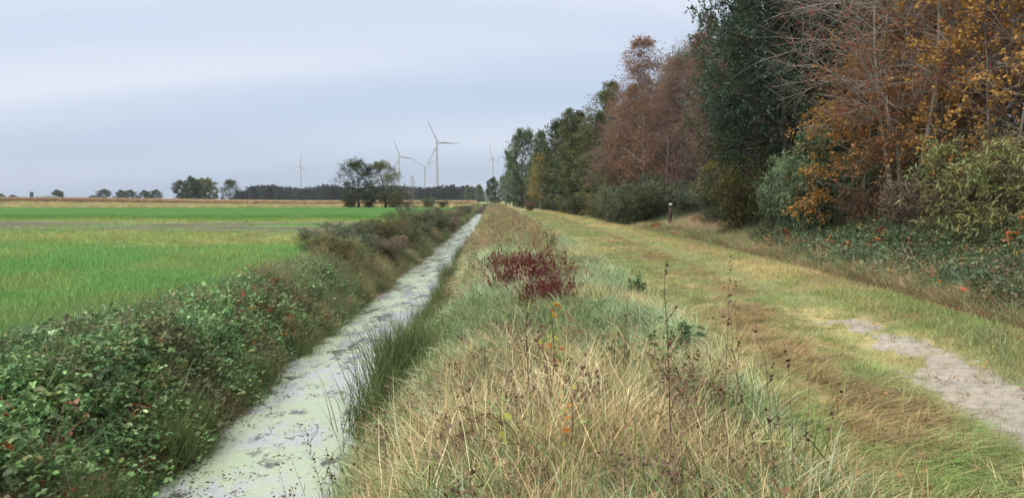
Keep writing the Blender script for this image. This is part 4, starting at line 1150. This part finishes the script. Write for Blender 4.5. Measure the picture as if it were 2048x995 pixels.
# trees in the field
T('oak0', 718, 195, 10.9, 'broad dark tree in the field, first of a pair before the maize', name='oak_tree', rz=1.0, sz=.78)
T('oak1', 772, 197, 10.9, 'dark round tree with browner leaves, second of the field pair', name='oak_tree', rz=2.0, lm=L_OLIVE, sz=.82)
T('farbirch', 826, 199, 8.6, 'nearly bare pale birch beside the pair of field trees', name='birch_tree', rz=1.0)
T('farbirch', 806, 200, 6.8, 'smaller pale birch between the field pair and the bare birch', name='birch_tree', rz=3.0, lm=L_BROWN)
for u, h, lb, lm in ((700, 3.2, 'dark bush at the foot of the broad field tree', L_DARK), (738, 2.8, 'dark bush between the two field trees', L_DARK), (790, 4.5, 'brown green bush leaning on the second field tree', L_OLIVE), (858, 2.9, 'upright green bush between bare birch and ditch', L_GREYGREEN), (886, 1.9, 'low dark bush in front of the maize end', L_DARK), (815, 1.8, 'low brown scrub under the bare birch', L_BROWN)):
    T('bush0', u, 196, h, lb, 'bush', 'bush', lm=lm, sz=.8)
# far trees
for i, (u, d, h, kd, lb, lm) in enumerate((
        (380, 430, 15.0, 'fartree', 'big rounded oak, largest of the three beyond the maize', L_DARK), (424, 440, 14.6, 'fartree', 'olive brown oak in the middle of the three beyond the maize', L_OLIVE), (459, 425, 13.6, 'oak1', 'round oak standing free beside the three behind the maize', L_DARK))):
    T(kd, u, d, h, lb, name='oak_tree', lm=lm, sz=.85, dz=-2.6)
for u, h, d in ((8, 7.5, 640), (24, 6.8, 660), (112, 10.5, 640), (124, 9, 650), (207, 10.5, 600), (239, 10, 610), (268, 10, 600), (288, 9.8, 610), (314, 10, 590), (190, 6, 620)):
    T('fartree', u, d, h * 1.0, 'small dark round tree on the far left horizon', name='oak_tree', group='round trees on the far horizon', dz=-2.4, sz=.62, lm=L_DARK)
for u, d, h, lb in ((958, 480, 11, 'pale green tree at the right end of the far wood'), (938, 520, 11.5, 'grey green tree near the end of the far wood'), (975, 420, 8, 'low pale tree between the far wood and the dark oak')):
    T('alder1', u, d, h, lb, name='alder_tree', lm=L_GREYGREEN)

# ------------------------------------------------------------------ single plants by the ditch
M_RUSH = pal('rush green', (66, 84, 50), (86, 106, 62), (104, 120, 72), (140, 132, 88), trans=.2)
M_REDW = pal('red dock leaves', (84, 36, 42), (110, 48, 52), (130, 66, 64), (112, 84, 66))
M_SEED = plain_mat('withered seed heads', lin(74, 56, 46), .9, .1, .35, 40)

def rush_mesh(seed, n, rad, h0, h1):
    r = np.random.default_rng(seed)
    V, Q, bv, C = tuft_arrays(n, h0, h1, .011, rad, .26, .55, 5, seed)
    return mk('rush_clump', V, quads=Q, fl={'lv': bv}, mat=M_RUSH)
RM = [rush_mesh(400 + i, 520, .19, .45, 1.15) for i in range(3)]
def rush(x, y, s, label, i, sz=1.0):
    z = float(zt(x, y))
    e = link('rush_clump', RM[i % 3], None, (x, y, z - .02), rng.uniform(0, 6), (s, s, s * sz), label=label, category='rushes', group='rush clumps at the water edge')
    return e
rush(-1.42, 9.4, 1.1, 'dark rush clump standing at the water edge by the straw bank', 0)
rush(-1.28, 10.2, 1.15, 'dark rush clump standing at the water edge by the straw bank', 1)
rush(-1.36, 11.0, 1.1, 'dark rush clump standing at the water edge by the straw bank', 2)
rush(-1.08, 10.6, 1.0, 'dark rush clump standing at the water edge by the straw bank', 2)
for i, yv in enumerate((14.6, 16.2, 17.2, 18.2, 19.2, 20.3, 21.6, 23.0, 24.6, 26.4)):
    rush(-1.52 + .10 * (i % 3), yv, .85, 'rush clump in the row along the path side of the ditch', i)
for i, yv in enumerate((33, 36, 40, 46)):
    rush(-1.45, yv, .85, 'rush clump in the farther row along the path side of the ditch', i)
rush(-3.75, 8.6, .62, 'olive rush clump growing out of the brambles over the water', 0)
rush(-3.8, 9.4, .66, 'olive rush clump growing out of the brambles over the water', 1)
rush(-3.6, 6.4, .6, 'rush clump with brown tips below the brambles', 2)
rush(-3.7, 7.1, .6, 'rush clump with brown tips below the brambles', 0)
for i, yv in enumerate((12.5, 15.0, 17.0, 19.5, 22.0, 25.0)):
    rush(-3.9 + .05 * (i % 2), yv, .7, 'short rush tussock at the foot of the bramble bank', i)

def red_mesh(seed, h, rad, n):
    r = np.random.default_rng(seed)
    V, Q, bv, C = tuft_arrays(n, h * .35, h, .007, rad * .45, .42, .35, 4, seed)
    k_ = n * 16; ip = r.integers(0, n, k_); it = r.integers(0, 4, k_); f = r.uniform(0, 1, (k_, 1))
    p = C[ip, it] * (1 - f) + C[ip, it + 1] * f + r.normal(0, .012, (k_, 3))
    LV, LF, m = leaves(p, norm(C[ip, it + 1] - C[ip, it]) + r.normal(0, .45, p.shape), r.normal(0, 1, p.shape), r.uniform(.05, .11, len(p)), LEAF_LONG)
    stems = mk('red_stems', V, quads=Q, fl={'lv': bv}, mat=M_REDW)
    lv = mk('red_leaves', LV, tris=LF, fl={'lv': np.repeat(r.uniform(0, 1, len(p)), m)}, mat=M_REDW)
    return stems, lv
RD = [red_mesh(420 + i, .78, .55, 300) for i in range(3)]
def red(x, y, s, label, i, sz=1.0):
    z = float(zt(x, y))
    e = bpy.data.objects.new('red_leaved_plant', None); COL.objects.link(e)
    e.location = (x, y, z); e.scale = (s, s, s * sz); e.rotation_euler = (0, 0, i * 1.3)
    e['label'] = label; e['category'] = 'plant'; e['group'] = 'dark red plants on the bank'
    link('stems', RD[i % 3][0], e, kind='stuff')
    link('foliage', RD[i % 3][1], e, kind='stuff')
red(.66, 14.7, 1.1, 'wide dark red plant, largest on the ditch bank', 0, 1.2)
red(1.22, 14.9, .9, 'dark red plant growing into the largest red one', 1, 1.1)
red(.80, 11.0, .72, 'smaller dark red plant before the largest red one', 2, 1.15)
red(.15, 8.2, .6, 'low reddish plant half hidden in the straw', 0, .8)
red(.35, 19.5, .8, 'rusty red plant behind the largest red one', 1, .8)

# dead stalks in front
def stalk(x, y, h, lean, az, label, heads=0, knots=6, r0=.005, group='dead stalks on the bank', seed=0):
    r = np.random.default_rng(seed + int(abs(x) * 1000) + int(y * 77))
    z = float(zt(x, y))
    e = bpy.data.objects.new('dead_stalk', None); COL.objects.link(e)
    e.location = (x, y, z); e['label'] = label; e['category'] = 'stalk'; e['group'] = group
    n = 9
    t = np.linspace(0, 1, n)
    wob = np.cumsum(r.normal(0, .006, (n, 2)), 0)
    pts = np.stack([math.cos(az) * lean * h * t ** 1.4 + wob[:, 0], math.sin(az) * lean * h * t ** 1.4 + wob[:, 1], -.04 + (h + .04) * t], 1)
    r0 *= .72
    b = MB(); b.tube(pts, r0 * (1 - .7 * t), 5)
    link('stem', b.mesh('stalk_stem', M_STEM, True), e)
    b2 = MB(); P0 = []
    for k in range(knots):
        tk = r.uniform(.35, .95); i = int(tk * (n - 1))
        p = pts[i]; a = r.uniform(0, 6.28); L_ = h * r.uniform(.05, .16)
        q = p + np.array([math.cos(a) * .55, math.sin(a) * .55, .8]) * L_
        b2.tube([p, (p + q) / 2 + r.normal(0, .004, 3), q], [r0 * .45, r0 * .35, r0 * .2], 4)
        P0 += [p + (q - p) * r.uniform(.3, 1) for _ in range(3)]
    if knots: link('side_twigs', b2.mesh('stalk_twigs', M_STEM), e, kind='stuff')
    hp = [pts[-1 - int(k // 6)] + r.normal(0, .007, 3) - np.array([0, 0, .018 * (k % 6)]) for k in range(heads)] + P0
    if hp:
        hp = np.array(hp)
        LV, LF, m = leaves(hp, r.normal(0, 1, hp.shape), r.normal(0, 1, hp.shape), r.uniform(.010, .028, len(hp)), LEAF_OV)
        link('seed_head', mk('seed_head', LV, tris=LF, mat=M_SEED), e, kind='stuff')
lab = ['tall brown dead stalk with knotted seed clusters in the straw', 'thin dark bare stalk rising from flattened grass by the track', 'dark withered flower stalk leaning over the ditch water']
for u, d, h, ln, az, hd, kn, r0 in ((1352, 4.0, 1.28, .05, 3.0, 22, 9, .0075), (1072, 4.6, 1.1, .08, 2.6, 20, 9, .006), (1110, 4.9, .9, .15, 2.8, 12, 6, .005), (1245, 5.4, 1.0, .1, .4, 6, 5, .005), (960, 4.4, .8, .2, 2.9, 12, 6, .005), (770, 5.3, 1.0, .08, 1.6, 24, 8, .006), (1450, 5.2, 1.25, .03, 0, 8, 4, .004), (1165, 4.3, .85, .15, .3, 6, 4, .004)):
    x, y = P(u, d); stalk(x, y, h, ln, az, lab[0], hd, kn, r0)
for u, d, h, ln, az in ((1490, 3.9, .95, .2, 2.9), (1510, 3.85, 1.1, .12, 2.7), (1535, 3.9, 1.0, .25, 3.1), (1570, 3.8, .85, .1, 2.2), (1602, 3.9, .8, .12, 2.6), (1622, 3.85, .7, .05, .2), (1648, 3.95, .62, .2, .3), (1480, 4.4, 1.15, .06, 2.0), (1585, 4.2, .9, .22, 3.0), (1425, 4.1, .9, .2, 2.9)):
    x, y = P(u, d); stalk(x, y, h, ln, az, lab[1], 2, 4, .0042, 'bare dark stalks by the track')
for u, d, h, ln, az in ((640, 5.6, .7, .3, 2.8), (600, 6.0, .75, .35, 2.6), (675, 5.4, .7, .2, 2.4), (565, 6.2, .65, .3, 3.0), (700, 5.8, .75, .1, 1.5), (655, 6.4, .8, .2, 2.9), (540, 5.9, .6, .4, 3.1), (620, 5.2, .6, .3, 2.6)):
    x, y = P(u, d); x = max(x, -1.6); stalk(x, y, h + .25, ln, az, lab[2], 16, 12, .005, 'withered stalks over the water')

# oak saplings with lobed leaves
def oak_leaf(lm):
    lob = [(0, .0), (.06, .12), (.20, .22), (.13, .34), (.29, .46), (.19, .58), (.30, .72), (.16, .84), (.10, .97), (0, 1.02)]
    R_ = [(a, b, .05 * a / .3) for a, b in lob]
    V = [(a, b, .18 * a - .10 * b * b) for a, b in lob] + [(-a, b, .18 * a - .10 * b * b) for a, b in lob[1:-1]]
    n = len(lob)
    mid = [0] + [None] * 8 + [n - 1]
    V += [(0, b, -.10 * b * b) for a, b in lob[1:-1]]
    c0 = n + 8
    cen = [0] + [c0 + i for i in range(8)] + [n - 1]
    Q, T_ = [], []
    for i in range(n - 1):
        for sd, idx in ((1, list(range(n))), (-1, [0] + [n + k for k in range(8)] + [n - 1])):
            a, b, c, d = cen[i], idx[i], idx[i + 1], cen[i + 1]
            f = [q for k, q in enumerate((a, b, c, d)) if q not in (a, b, c, d)[:k]]
            if sd < 0: f = f[::-1]
            (T_ if len(f) == 3 else Q).append(f)
    return mk('oak_leaf', V, tris=T_ or None, quads=Q, mat=lm, smooth=True)
def flat_leaf_mat(name, c):
    m, t, o = newmat(name)
    n = t.nodes.new('ShaderNodeTexNoise'); n.inputs['Scale'].default_value = 5
    tcn = t.nodes.new('ShaderNodeTexCoord'); t.links.new(tcn.outputs['Object'], n.inputs[0])
    r = t.nodes.new('ShaderNodeValToRGB')
    r.color_ramp.elements[0].position = .35; r.color_ramp.elements[0].color = (*(c * .7), 1)
    r.color_ramp.elements[1].position = .65; r.color_ramp.elements[1].color = (*(c * 1.15), 1)
    t.links.new(n.outputs[0], r.inputs[0])
    leaf_shader(t, o, r.outputs[0], .35, .5, .3)
    return m
OL = [oak_leaf(flat_leaf_mat('oak leaf ' + nm, lin(*c))) for nm, c in (('yellow green', (168, 172, 70)), ('orange', (206, 132, 62)), ('green', (120, 150, 84)), ('pale green', (150, 176, 116)))]
def sapling(x, y, h, label, kinds_, nlv, sz, seed):
    r = np.random.default_rng(seed)
    z = float(zt(x, y))
    e = bpy.data.objects.new('oak_sapling', None); COL.objects.link(e)
    e.location = (x, y, z); e['label'] = label; e['category'] = 'sapling'
    pts = np.stack([.08 * np.sin(np.linspace(0, 2.5, 7)), .03 * np.linspace(0, 1, 7), np.linspace(-.05, h, 7)], 1)
    b = MB(); b.tube(pts, np.linspace(.006, .002, 7), 6)
    link('stem', b.mesh('sapling_stem', M_STEM, True), e)
    for k in range(nlv):
        t_ = r.uniform(.45, 1); i = t_ * 6; a = int(min(i, 5)); p = pts[a] + (pts[a + 1] - pts[a]) * (i - a)
        az = r.uniform(0, 6.28); rr = r.uniform(.004, .06)
        p = p + np.array([math.cos(az) * rr, math.sin(az) * rr, r.normal(0, .02)])
        if rr > .03:
            pass
        o = link('leaf', OL[kinds_[k % len(kinds_)]], e, tuple(p), 0)
        o.rotation_euler = (r.normal(-.3, .45), r.normal(0, .5), az - pi / 2)
        s_ = sz * r.uniform(.75, 1.25); o.scale = (s_, s_, s_)
x, y = P(1085, 4.9); sapling(x, y, .92, 'oak sapling with orange and yellow green leaves in the straw', (0, 1, 1, 0, 0, 2), 46, .048, 5)
x, y = P(975, 4.2); sapling(x, y, .60, 'pale green leaved oak seedling deep in the straw', (3, 2, 3, 0), 22, .052, 6)
x, y = P(1120, 4.1); sapling(x, y, .62, 'green oak seedling with one orange leaf in the straw', (2, 0, 3, 1), 18, .048, 7)
# nettle like herb at the bank top
def herb(x, y, h, label, seed, c):
    r = np.random.default_rng(seed)
    z = float(zt(x, y))
    e = bpy.data.objects.new('green_herb', None); COL.objects.link(e)
    e.location = (x, y, z); e['label'] = label; e['category'] = 'herb'
    V, Q, bv, C = tuft_arrays(9, h * .6, h, .008, .08, .3, .2, 5, seed)
    link('stems', mk('herb_stems', V, quads=Q, fl={'lv': bv}, mat=c), e, kind='stuff')
    ip = np.repeat(np.arange(9), 26); it = r.integers(0, 5, len(ip)); f = r.uniform(0, 1, (len(ip), 1))
    p = C[ip, it] * (1 - f) + C[ip, it + 1] * f
    LV, LF, m = leaves(p, r.normal(0, 1, p.shape) * np.array([1, 1, .4]), r.normal(0, .4, p.shape) + np.array([0, 0, 1]), r.uniform(.05, .11, len(p)), LEAF_OV)
    link('foliage', mk('herb_leaves', LV, tris=LF, fl={'lv': np.repeat(r.uniform(0, 1, len(p)), m)}, mat=c), e, kind='stuff')
M_NETTLE = pal('nettle green', (62, 88, 58), (82, 110, 72), (108, 136, 92), (128, 150, 104))
x, y = P(1280, 6.0); herb(x, y, .6, 'dark green nettle like herb behind the straw', 8, M_NETTLE)
x, y = P(1365, 8.2); herb(x, y, .42, 'small dark green herb beside the track', 9, M_NETTLE)
x, y = P(1275, 13.0); herb(x, y, .4, 'low green herb on the bank right of the red plant', 10, M_NETTLE)
x, y = P(1100, 24.0); herb(x, y, .6, 'dark leafy herb clump on the bank crest beyond the red plant', 11, M_NETTLE)

# ------------------------------------------------------------------ waymark post
def post(x, y):
    z = float(zt(x, y))
    e = bpy.data.objects.new('wooden_post', None); COL.objects.link(e)
    e.location = (x, y, z); e.rotation_euler = (0, .02, .2)
    e['label'] = 'brown wooden marker post with a pale top at the wood edge'; e['category'] = 'post'
    wood = bark_mat('post wood', lin(48, 41, 37), lin(76, 65, 57), 30, .15)
    b = MB(); h = .085
    b.box((-h, -h, -.3), (h, h, 1.06)); b.box((-h * .93, -h * .93, 1.06), (h * .93, h * .93, 1.12))
    link('shaft', b.mesh('post_shaft', wood), e)
    b = MB(); b.box((-h * 1.02, -h * 1.02, 1.12), (h * 1.02, h * 1.02, 1.24)); b.add([(-h, -h, 1.24), (h, -h, 1.24), (h, h, 1.24), (-h, h, 1.24), (-h*.3, -h*.3, 1.30), (h*.3, -h*.3, 1.30), (h*.3, h*.3, 1.30), (-h*.3, h*.3, 1.30)],
          [(0, 1, 5, 4), (1, 2, 6, 5), (2, 3, 7, 6), (3, 0, 4, 7), (4, 5, 6, 7)])
    link('cap', b.mesh('post_cap', plain_mat('pale post cap', lin(160, 156, 150), .7)), e, label='pale painted cap')
x, y = P(1340, 45.5); post(x, y)

# bracken by the post
M_FERN = pal('rusty bracken', (140, 84, 58), (166, 102, 66), (178, 122, 80), (146, 108, 78))
def fern(x, y, h, label, seed):
    r = np.random.default_rng(seed)
    e = bpy.data.objects.new('bracken_fern', None); COL.objects.link(e)
    e.location = (x, y, float(zt(x, y))); e['label'] = label; e['category'] = 'fern'
    V, Q, bv, C = tuft_arrays(16, h * .7, h * 1.2, .012, .12, .5, .9, 5, seed)
    link('stems', mk('fern_stems', V, quads=Q, fl={'lv': bv}, mat=M_FERN), e, kind='stuff')
    ip = np.repeat(np.arange(16), 30); it = r.integers(1, 5, len(ip)); f = r.uniform(0, 1, (len(ip), 1))
    p = C[ip, it] * (1 - f) + C[ip, it + 1] * f
    LV, LF, m = leaves(p, r.normal(0, 1, p.shape) * np.array([1, 1, .3]), r.normal(0, .3, p.shape) + np.array([0, 0, 1]), r.uniform(.12, .28, len(p)), LEAF_LONG)
    link('foliage', mk('fern_leaves', LV, tris=LF, fl={'lv': np.repeat(r.uniform(0, 1, len(p)), m)}, mat=M_FERN), e, kind='stuff')
x, y = P(1310, 44.5); fern(x, y, .38, 'orange bracken beside the wooden post', 21)
x, y = P(1392, 44.0); fern(x, y, .35, 'rusty bracken in the pale dead grass below the hazel', 22)
x, y = P(1425, 42.0); fern(x, y, .4, 'reddish bracken at the foot of the dark bush', 23)
x = rng.uniform(10.5, 13.5, 260); y = rng.uniform(36, 47, 260)
c = pick(260, [lin(206, 176, 152), lin(190, 158, 132), lin(176, 160, 120)], [2, 2, 1])
scatter('pale_dead_grass', on(x, y), rot_up(260, .2), rng.uniform(.8, 1.2, 260), jit(c, .12), STRAW, 'pinkish pale dead grass round the wooden post', 'grass')

# ------------------------------------------------------------------ maize
M_MAIZE = inst_mat('ripe maize', .25, .7, .1, .6)
def maize_source(seed):
    r = np.random.default_rng(seed)
    V, Q, b, C = tuft_arrays(3, 1.9, 2.2, .035, .12, .04, .03, 4, seed)
    P0, D0, B = [], [], []
    for i in range(3):
        for k in range(8):
            t = r.uniform(.25, 3.8); a = int(t); p = C[i, a] + (C[i, a + 1] - C[i, a]) * (t - a)
            az = r.uniform(0, 6.28); P0.append(p); D0.append((math.cos(az), math.sin(az), r.uniform(-.6, .5)))
    P0 = np.array(P0); D0 = np.array(D0)
    LV, LF, m = leaves(P0, D0, np.array([0, 0, 1.0]) + r.normal(0, .4, P0.shape), r.uniform(.35, .65, len(P0)), LEAF_LONG)
    me = mk('maize_plant', np.concatenate([V, LV]), tris=LF + len(V), quads=Q, fl={'bv': np.concatenate([b, np.repeat(r.uniform(0, 1, len(P0)), m)])}, mat=M_MAIZE)
    return src('maize_plant', me)
MZ = [maize_source(500 + i) for i in range(4)]
xL, yL = P(-260, 262); xR, yR = P(948, 322)
pts_ = []
for row in range(26):
    n = int(math.hypot(xR - xL, yR - yL) / (.42 if row < 5 else .8))
    t = np.linspace(0, 1, n) + rng.normal(0, .0006, n)
    pts_.append(np.stack([xL + (xR - xL) * t + rng.normal(0, .1, n), yL + (yR - yL) * t + row * (.75 if row < 8 else 1.6) + rng.normal(0, .1, n)], 1))
q = np.concatenate(pts_)
c = pick(len(q), [lin(182, 160, 124), lin(164, 140, 108), lin(198, 178, 142), lin(146, 122, 96)], [3, 3, 2, 1.4])
c = mixc(c, lin(140, 114, 94), sstep(-90, -170, q[:, 0]) * .5)
scatter('maize_field', on(q[:, 0], q[:, 1], -.02), rot_up(len(q), .04), np.stack([np.ones(len(q))] * 2 + [rng.uniform(.82, 1.0, len(q))], 1), jit(c, .1), MZ, 'strip of ripe tan maize standing beyond the green field', 'maize')
# rough grass between field and maize
x, y = spots(5000, 198, 300, lambda y: -.78 * y, lambda y: -6.0)
c = pick(len(x), [lin(170, 158, 110), lin(146, 146, 92), lin(186, 170, 128), lin(120, 120, 78)], [2, 2, 2, 1])
scatter('rough_margin_grass', on(x, y), rot_up(len(x), .2), rng.uniform(1.4, 3.2, len(x)), jit(c, .14), LODGE, 'rough pale grass margin between the green field and the maize', 'grass', col2=rng.permutation(c))

# ------------------------------------------------------------------ far wood (one dark mass)
def far_wood():
    r = np.random.default_rng(77)
    Vs, Fs, lvs, n0 = [], [], [], 0
    for i in range(520):
        u = r.uniform(478, 965); d = r.uniform(720, 900)
        x, y = P(u, d)
        h = r.uniform(12.5, 16.0) * (1 + .10 * math.sin(u * .05)) * (1 - .25 * (u < 500))
        con = (u > 840) or r.uniform() < .25
        k = 120
        z0 = r.uniform(0, 1, k) ** .8
        if con: rad = 2.6 * (1.02 - z0) + .2
        else: rad = 3.2 * np.sqrt(np.clip(1 - (z0 * 1.25 - .45) ** 2 / .7, .02, 1))
        az = r.uniform(0, 6.28, k)
        p = np.stack([x + rad * np.cos(az), y + rad * np.sin(az), z0 * h - .5], 1)
        V, F, m = leaves(p, np.stack([np.cos(az), np.sin(az), r.normal(-.1, .5, k)], 1), np.stack([np.cos(az) * .5, np.sin(az) * .5, np.ones(k)], 1) + r.normal(0, .4, (k, 3)), r.uniform(1.5, 3.0, k), LEAF_KITE)
        Vs.append(V); Fs.append(F + n0); n0 += len(V)
        lvs.append(np.repeat(np.clip(r.uniform(0, 1) * .6 + r.uniform(0, .4, k), 0, 1), m))
    me = mk('far_wood', np.concatenate(Vs), tris=np.concatenate(Fs), fl={'lv': np.concatenate(lvs)}, mat=pal('far wood', (28, 38, 38), (36, 48, 44), (46, 58, 50), (66, 72, 56)))
    link('far_wood', me, kind='stuff', label='long dark belt of conifers behind the maize', category='wood')
far_wood()

# ------------------------------------------------------------------ wind turbines
M_WHITE = plain_mat('turbine white', lin(168, 169, 176), .45, .4, .03, .05)
M_BAND = plain_mat('red tower band', lin(206, 120, 104), .5, .3, .05, .05)
def blade_mesh():
    R_ = np.array([1.2, 3, 6, 9, 14, 20, 27, 34, 39, 41.0])
    ch = np.array([1.9, 2.0, 2.9, 3.5, 3.0, 2.4, 1.8, 1.3, .9, .35])
    th = np.array([1.8, 1.7, 1.3, .95, .7, .5, .36, .26, .18, .08])
    tw = np.radians([20, 20, 18, 15, 11, 8, 5, 3, 2, 1])
    k = 10; a = np.arange(k) / k * 2 * pi
    V = []
    for i in range(len(R_)):
        cx = np.cos(a) * ch[i] / 2 - ch[i] * .12; cy = np.sin(a) * th[i] / 2 * (1 - .35 * np.cos(a))
        V.append(np.stack([cx * math.cos(tw[i]) - cy * math.sin(tw[i]), cx * math.sin(tw[i]) + cy * math.cos(tw[i]), np.full(k, R_[i])], 1))
    n = len(R_)
    Q = [(i * k + j, i * k + (j + 1) % k, (i + 1) * k + (j + 1) % k, (i + 1) * k + j) for i in range(n - 1) for j in range(k)]
    V = np.concatenate(V + [V[-1].mean(0, keepdims=True)])
    Tt = [((n - 1) * k + j, (n - 1) * k + (j + 1) % k, n * k) for j in range(k)]
    return mk('blade', V, tris=Tt, quads=Q, mat=M_WHITE, smooth=True)
def lathe(prof, k=24):
    a = np.arange(k) / k * 2 * pi
    V = np.concatenate([np.stack([r_ * np.cos(a), np.full(k, yv), r_ * np.sin(a)], 1) for yv, r_ in prof])
    Q = [(i * k + j, (i + 1) * k + j, (i + 1) * k + (j + 1) % k, i * k + (j + 1) % k) for i in range(len(prof) - 1) for j in range(k)]
    return V, Q
BL = blade_mesh()
v_, q_ = lathe([(-3.2, .05), (-3.0, .8), (-2.2, 1.6), (-1.0, 2.05), (0.6, 2.2)]); HUBM = mk('spinner', v_, quads=q_, mat=M_WHITE, smooth=True)
v_, q_ = lathe([(.6, 2.2), (1.6, 2.75), (3.0, 2.85), (5.0, 2.45), (7.5, 1.5), (8.8, .7), (9.2, .05)]); NACM = mk('nacelle', v_, quads=q_, mat=M_WHITE, smooth=True)
HUBH = 98.0
b = MB(); tz = np.linspace(-1, HUBH - 1.5, 14); b.tube(np.stack([np.zeros(14), np.full(14, 4.0), tz], 1), np.interp(tz, [0, 20, HUBH], [3.9, 3.2, 1.15]), 28); TOWM = b.mesh('tower', M_WHITE, True)
b = MB(); tz = np.array([17.0, 19, 21.5]); b.tube(np.stack([np.zeros(3), np.full(3, 4.0), tz], 1), np.interp(tz, [0, 20, HUBH], [3.9, 3.2, 1.15]) + .06, 28, cap=False); BANDM = b.mesh('tower_band', M_BAND, True)
def turbine(u, d, yaw, spin, label, band=False):
    x, y = P(u, d)
    e = bpy.data.objects.new('wind_turbine', None); COL.objects.link(e)
    e.location = (x, y, -.4); e.rotation_euler = (0, 0, yaw)
    e['label'] = label; e['category'] = 'wind turbine'; e['group'] = 'wind turbines on the horizon'
    t = link('tower', TOWM, e)
    if band: link('red_band', BANDM, t, label='faded red band round the tower')
    link('nacelle', NACM, e, (0, 0, HUBH))
    h = link('hub', HUBM, e, (0, 0, HUBH))
    for k in range(3):
        o = link('blade', BL, e, (0, -1.0, HUBH))
        o.rotation_euler = (0, spin + k * 2 * pi / 3, 0)
turbine(602, 2130, -.25, radians(12), 'wind turbine standing alone over the far dark wood')
turbine(801, 1690, .75, radians(-25), 'wind turbine rising right behind the pair of field trees')
turbine(850, 2180, .30, radians(-63), 'smallest wind turbine, between the tallest one and the field pair')
turbine(877, 1270, .62, radians(-30), 'tallest wind turbine with a red band low on its tower', True)
turbine(983, 1730, -.95, radians(-6), 'wind turbine rising above the dark oak at the path end')

# guyed mast behind the wood
def mast():
    x, y = P(1134, 900)
    e = bpy.data.objects.new('radio_mast', None); COL.objects.link(e)
    e.location = (x, y, 0); e['label'] = 'thin lattice mast sticking up behind the alders'; e['category'] = 'mast'
    mt = plain_mat('galvanised steel', lin(130, 132, 136), .5)
    b = MB()
    for a in range(3):
        c_, s_ = math.cos(a * 2.094) * .5, math.sin(a * 2.094) * .5
        b.tube([(c_, s_, -1), (c_, s_, 108)], [.09, .09], 6)
    for k in range(54):
        a, c2 = k % 3, (k + 1) % 3
        b.tube([(math.cos(a * 2.094) * .5, math.sin(a * 2.094) * .5, k * 2), (math.cos(c2 * 2.094) * .5, math.sin(c2 * 2.094) * .5, k * 2 + 2)], [.04, .04], 4)
    link('lattice', b.mesh('mast_lattice', mt), e)
    b = MB(); b.tube([(0, 0, 107), (0, 0, 113)], [.12, .05], 6); link('antenna', b.mesh('antenna', mt), e)
mast()

# farm on the left horizon
def barn():
    x, y = P(95, 560); z = float(zt(x, y))
    e = bpy.data.objects.new('barn', None); COL.objects.link(e)
    e.location = (x, y, z); e.rotation_euler = (0, 0, .35)
    e['label'] = 'low barn with a pale grey roof on the far left horizon'; e['category'] = 'barn'
    w_, l_ = 8.5, 14.0
    b = MB(); b.box((-w_, -l_, -1.5), (w_, l_, 2.0)); link('wall', b.mesh('barn_wall', plain_mat('barn wall', lin(120, 96, 84), .8)), e)
    b = MB()
    b.add([(-w_ - .5, -l_ - .4, 2.0), (0, -l_ - .4, 5.0), (w_ + .5, -l_ - .4, 2.0), (-w_ - .5, l_ + .4, 2.0), (0, l_ + .4, 5.0), (w_ + .5, l_ + .4, 2.0)], [(0, 1, 4, 3), (1, 2, 5, 4), (0, 3, 5, 2)], [(0, 2, 1), (3, 4, 5)])
    link('roof', b.mesh('barn_roof', plain_mat('pale sheet roof', lin(150, 158, 168), .6)), e)
    x, y = P(65.5, 545); z = float(zt(x, y))
    e = bpy.data.objects.new('feed_silo', None); COL.objects.link(e)
    e.location = (x, y, z); e['label'] = 'dark narrow silo beside the pale roofed barn'; e['category'] = 'silo'
    b = MB(); b.tube([(0, 0, -1), (0, 0, 6.2)], [1.2, 1.2], 16); link('drum', b.mesh('silo_drum', plain_mat('dark silo', lin(58, 62, 70), .6), True), e)
    b = MB(); b.tube([(0, 0, 6.2), (0, 0, 6.7)], [1.3, .3], 16); link('lid', b.mesh('silo_lid', plain_mat('silo lid', lin(150, 156, 164), .5)), e)
barn()

# ------------------------------------------------------------------ autumn haze
def haze():
    b = MB(); b.box((-3700, -3700, -3.2), (3700, 3700, 160))
    m, t, o = newmat('thin haze')
    v = t.nodes.new('ShaderNodeVolumePrincipled')
    v.inputs['Color'].default_value = (.86, .90, .97, 1)
    v.inputs['Density'].default_value = .00012
    v.inputs['Anisotropy'].default_value = .2
    t.links.new(v.outputs[0], o.inputs['Volume'])
    link('haze', b.mesh('haze', m), kind='stuff', label='thin pale haze lying over the whole flat landscape', category='haze')
haze()
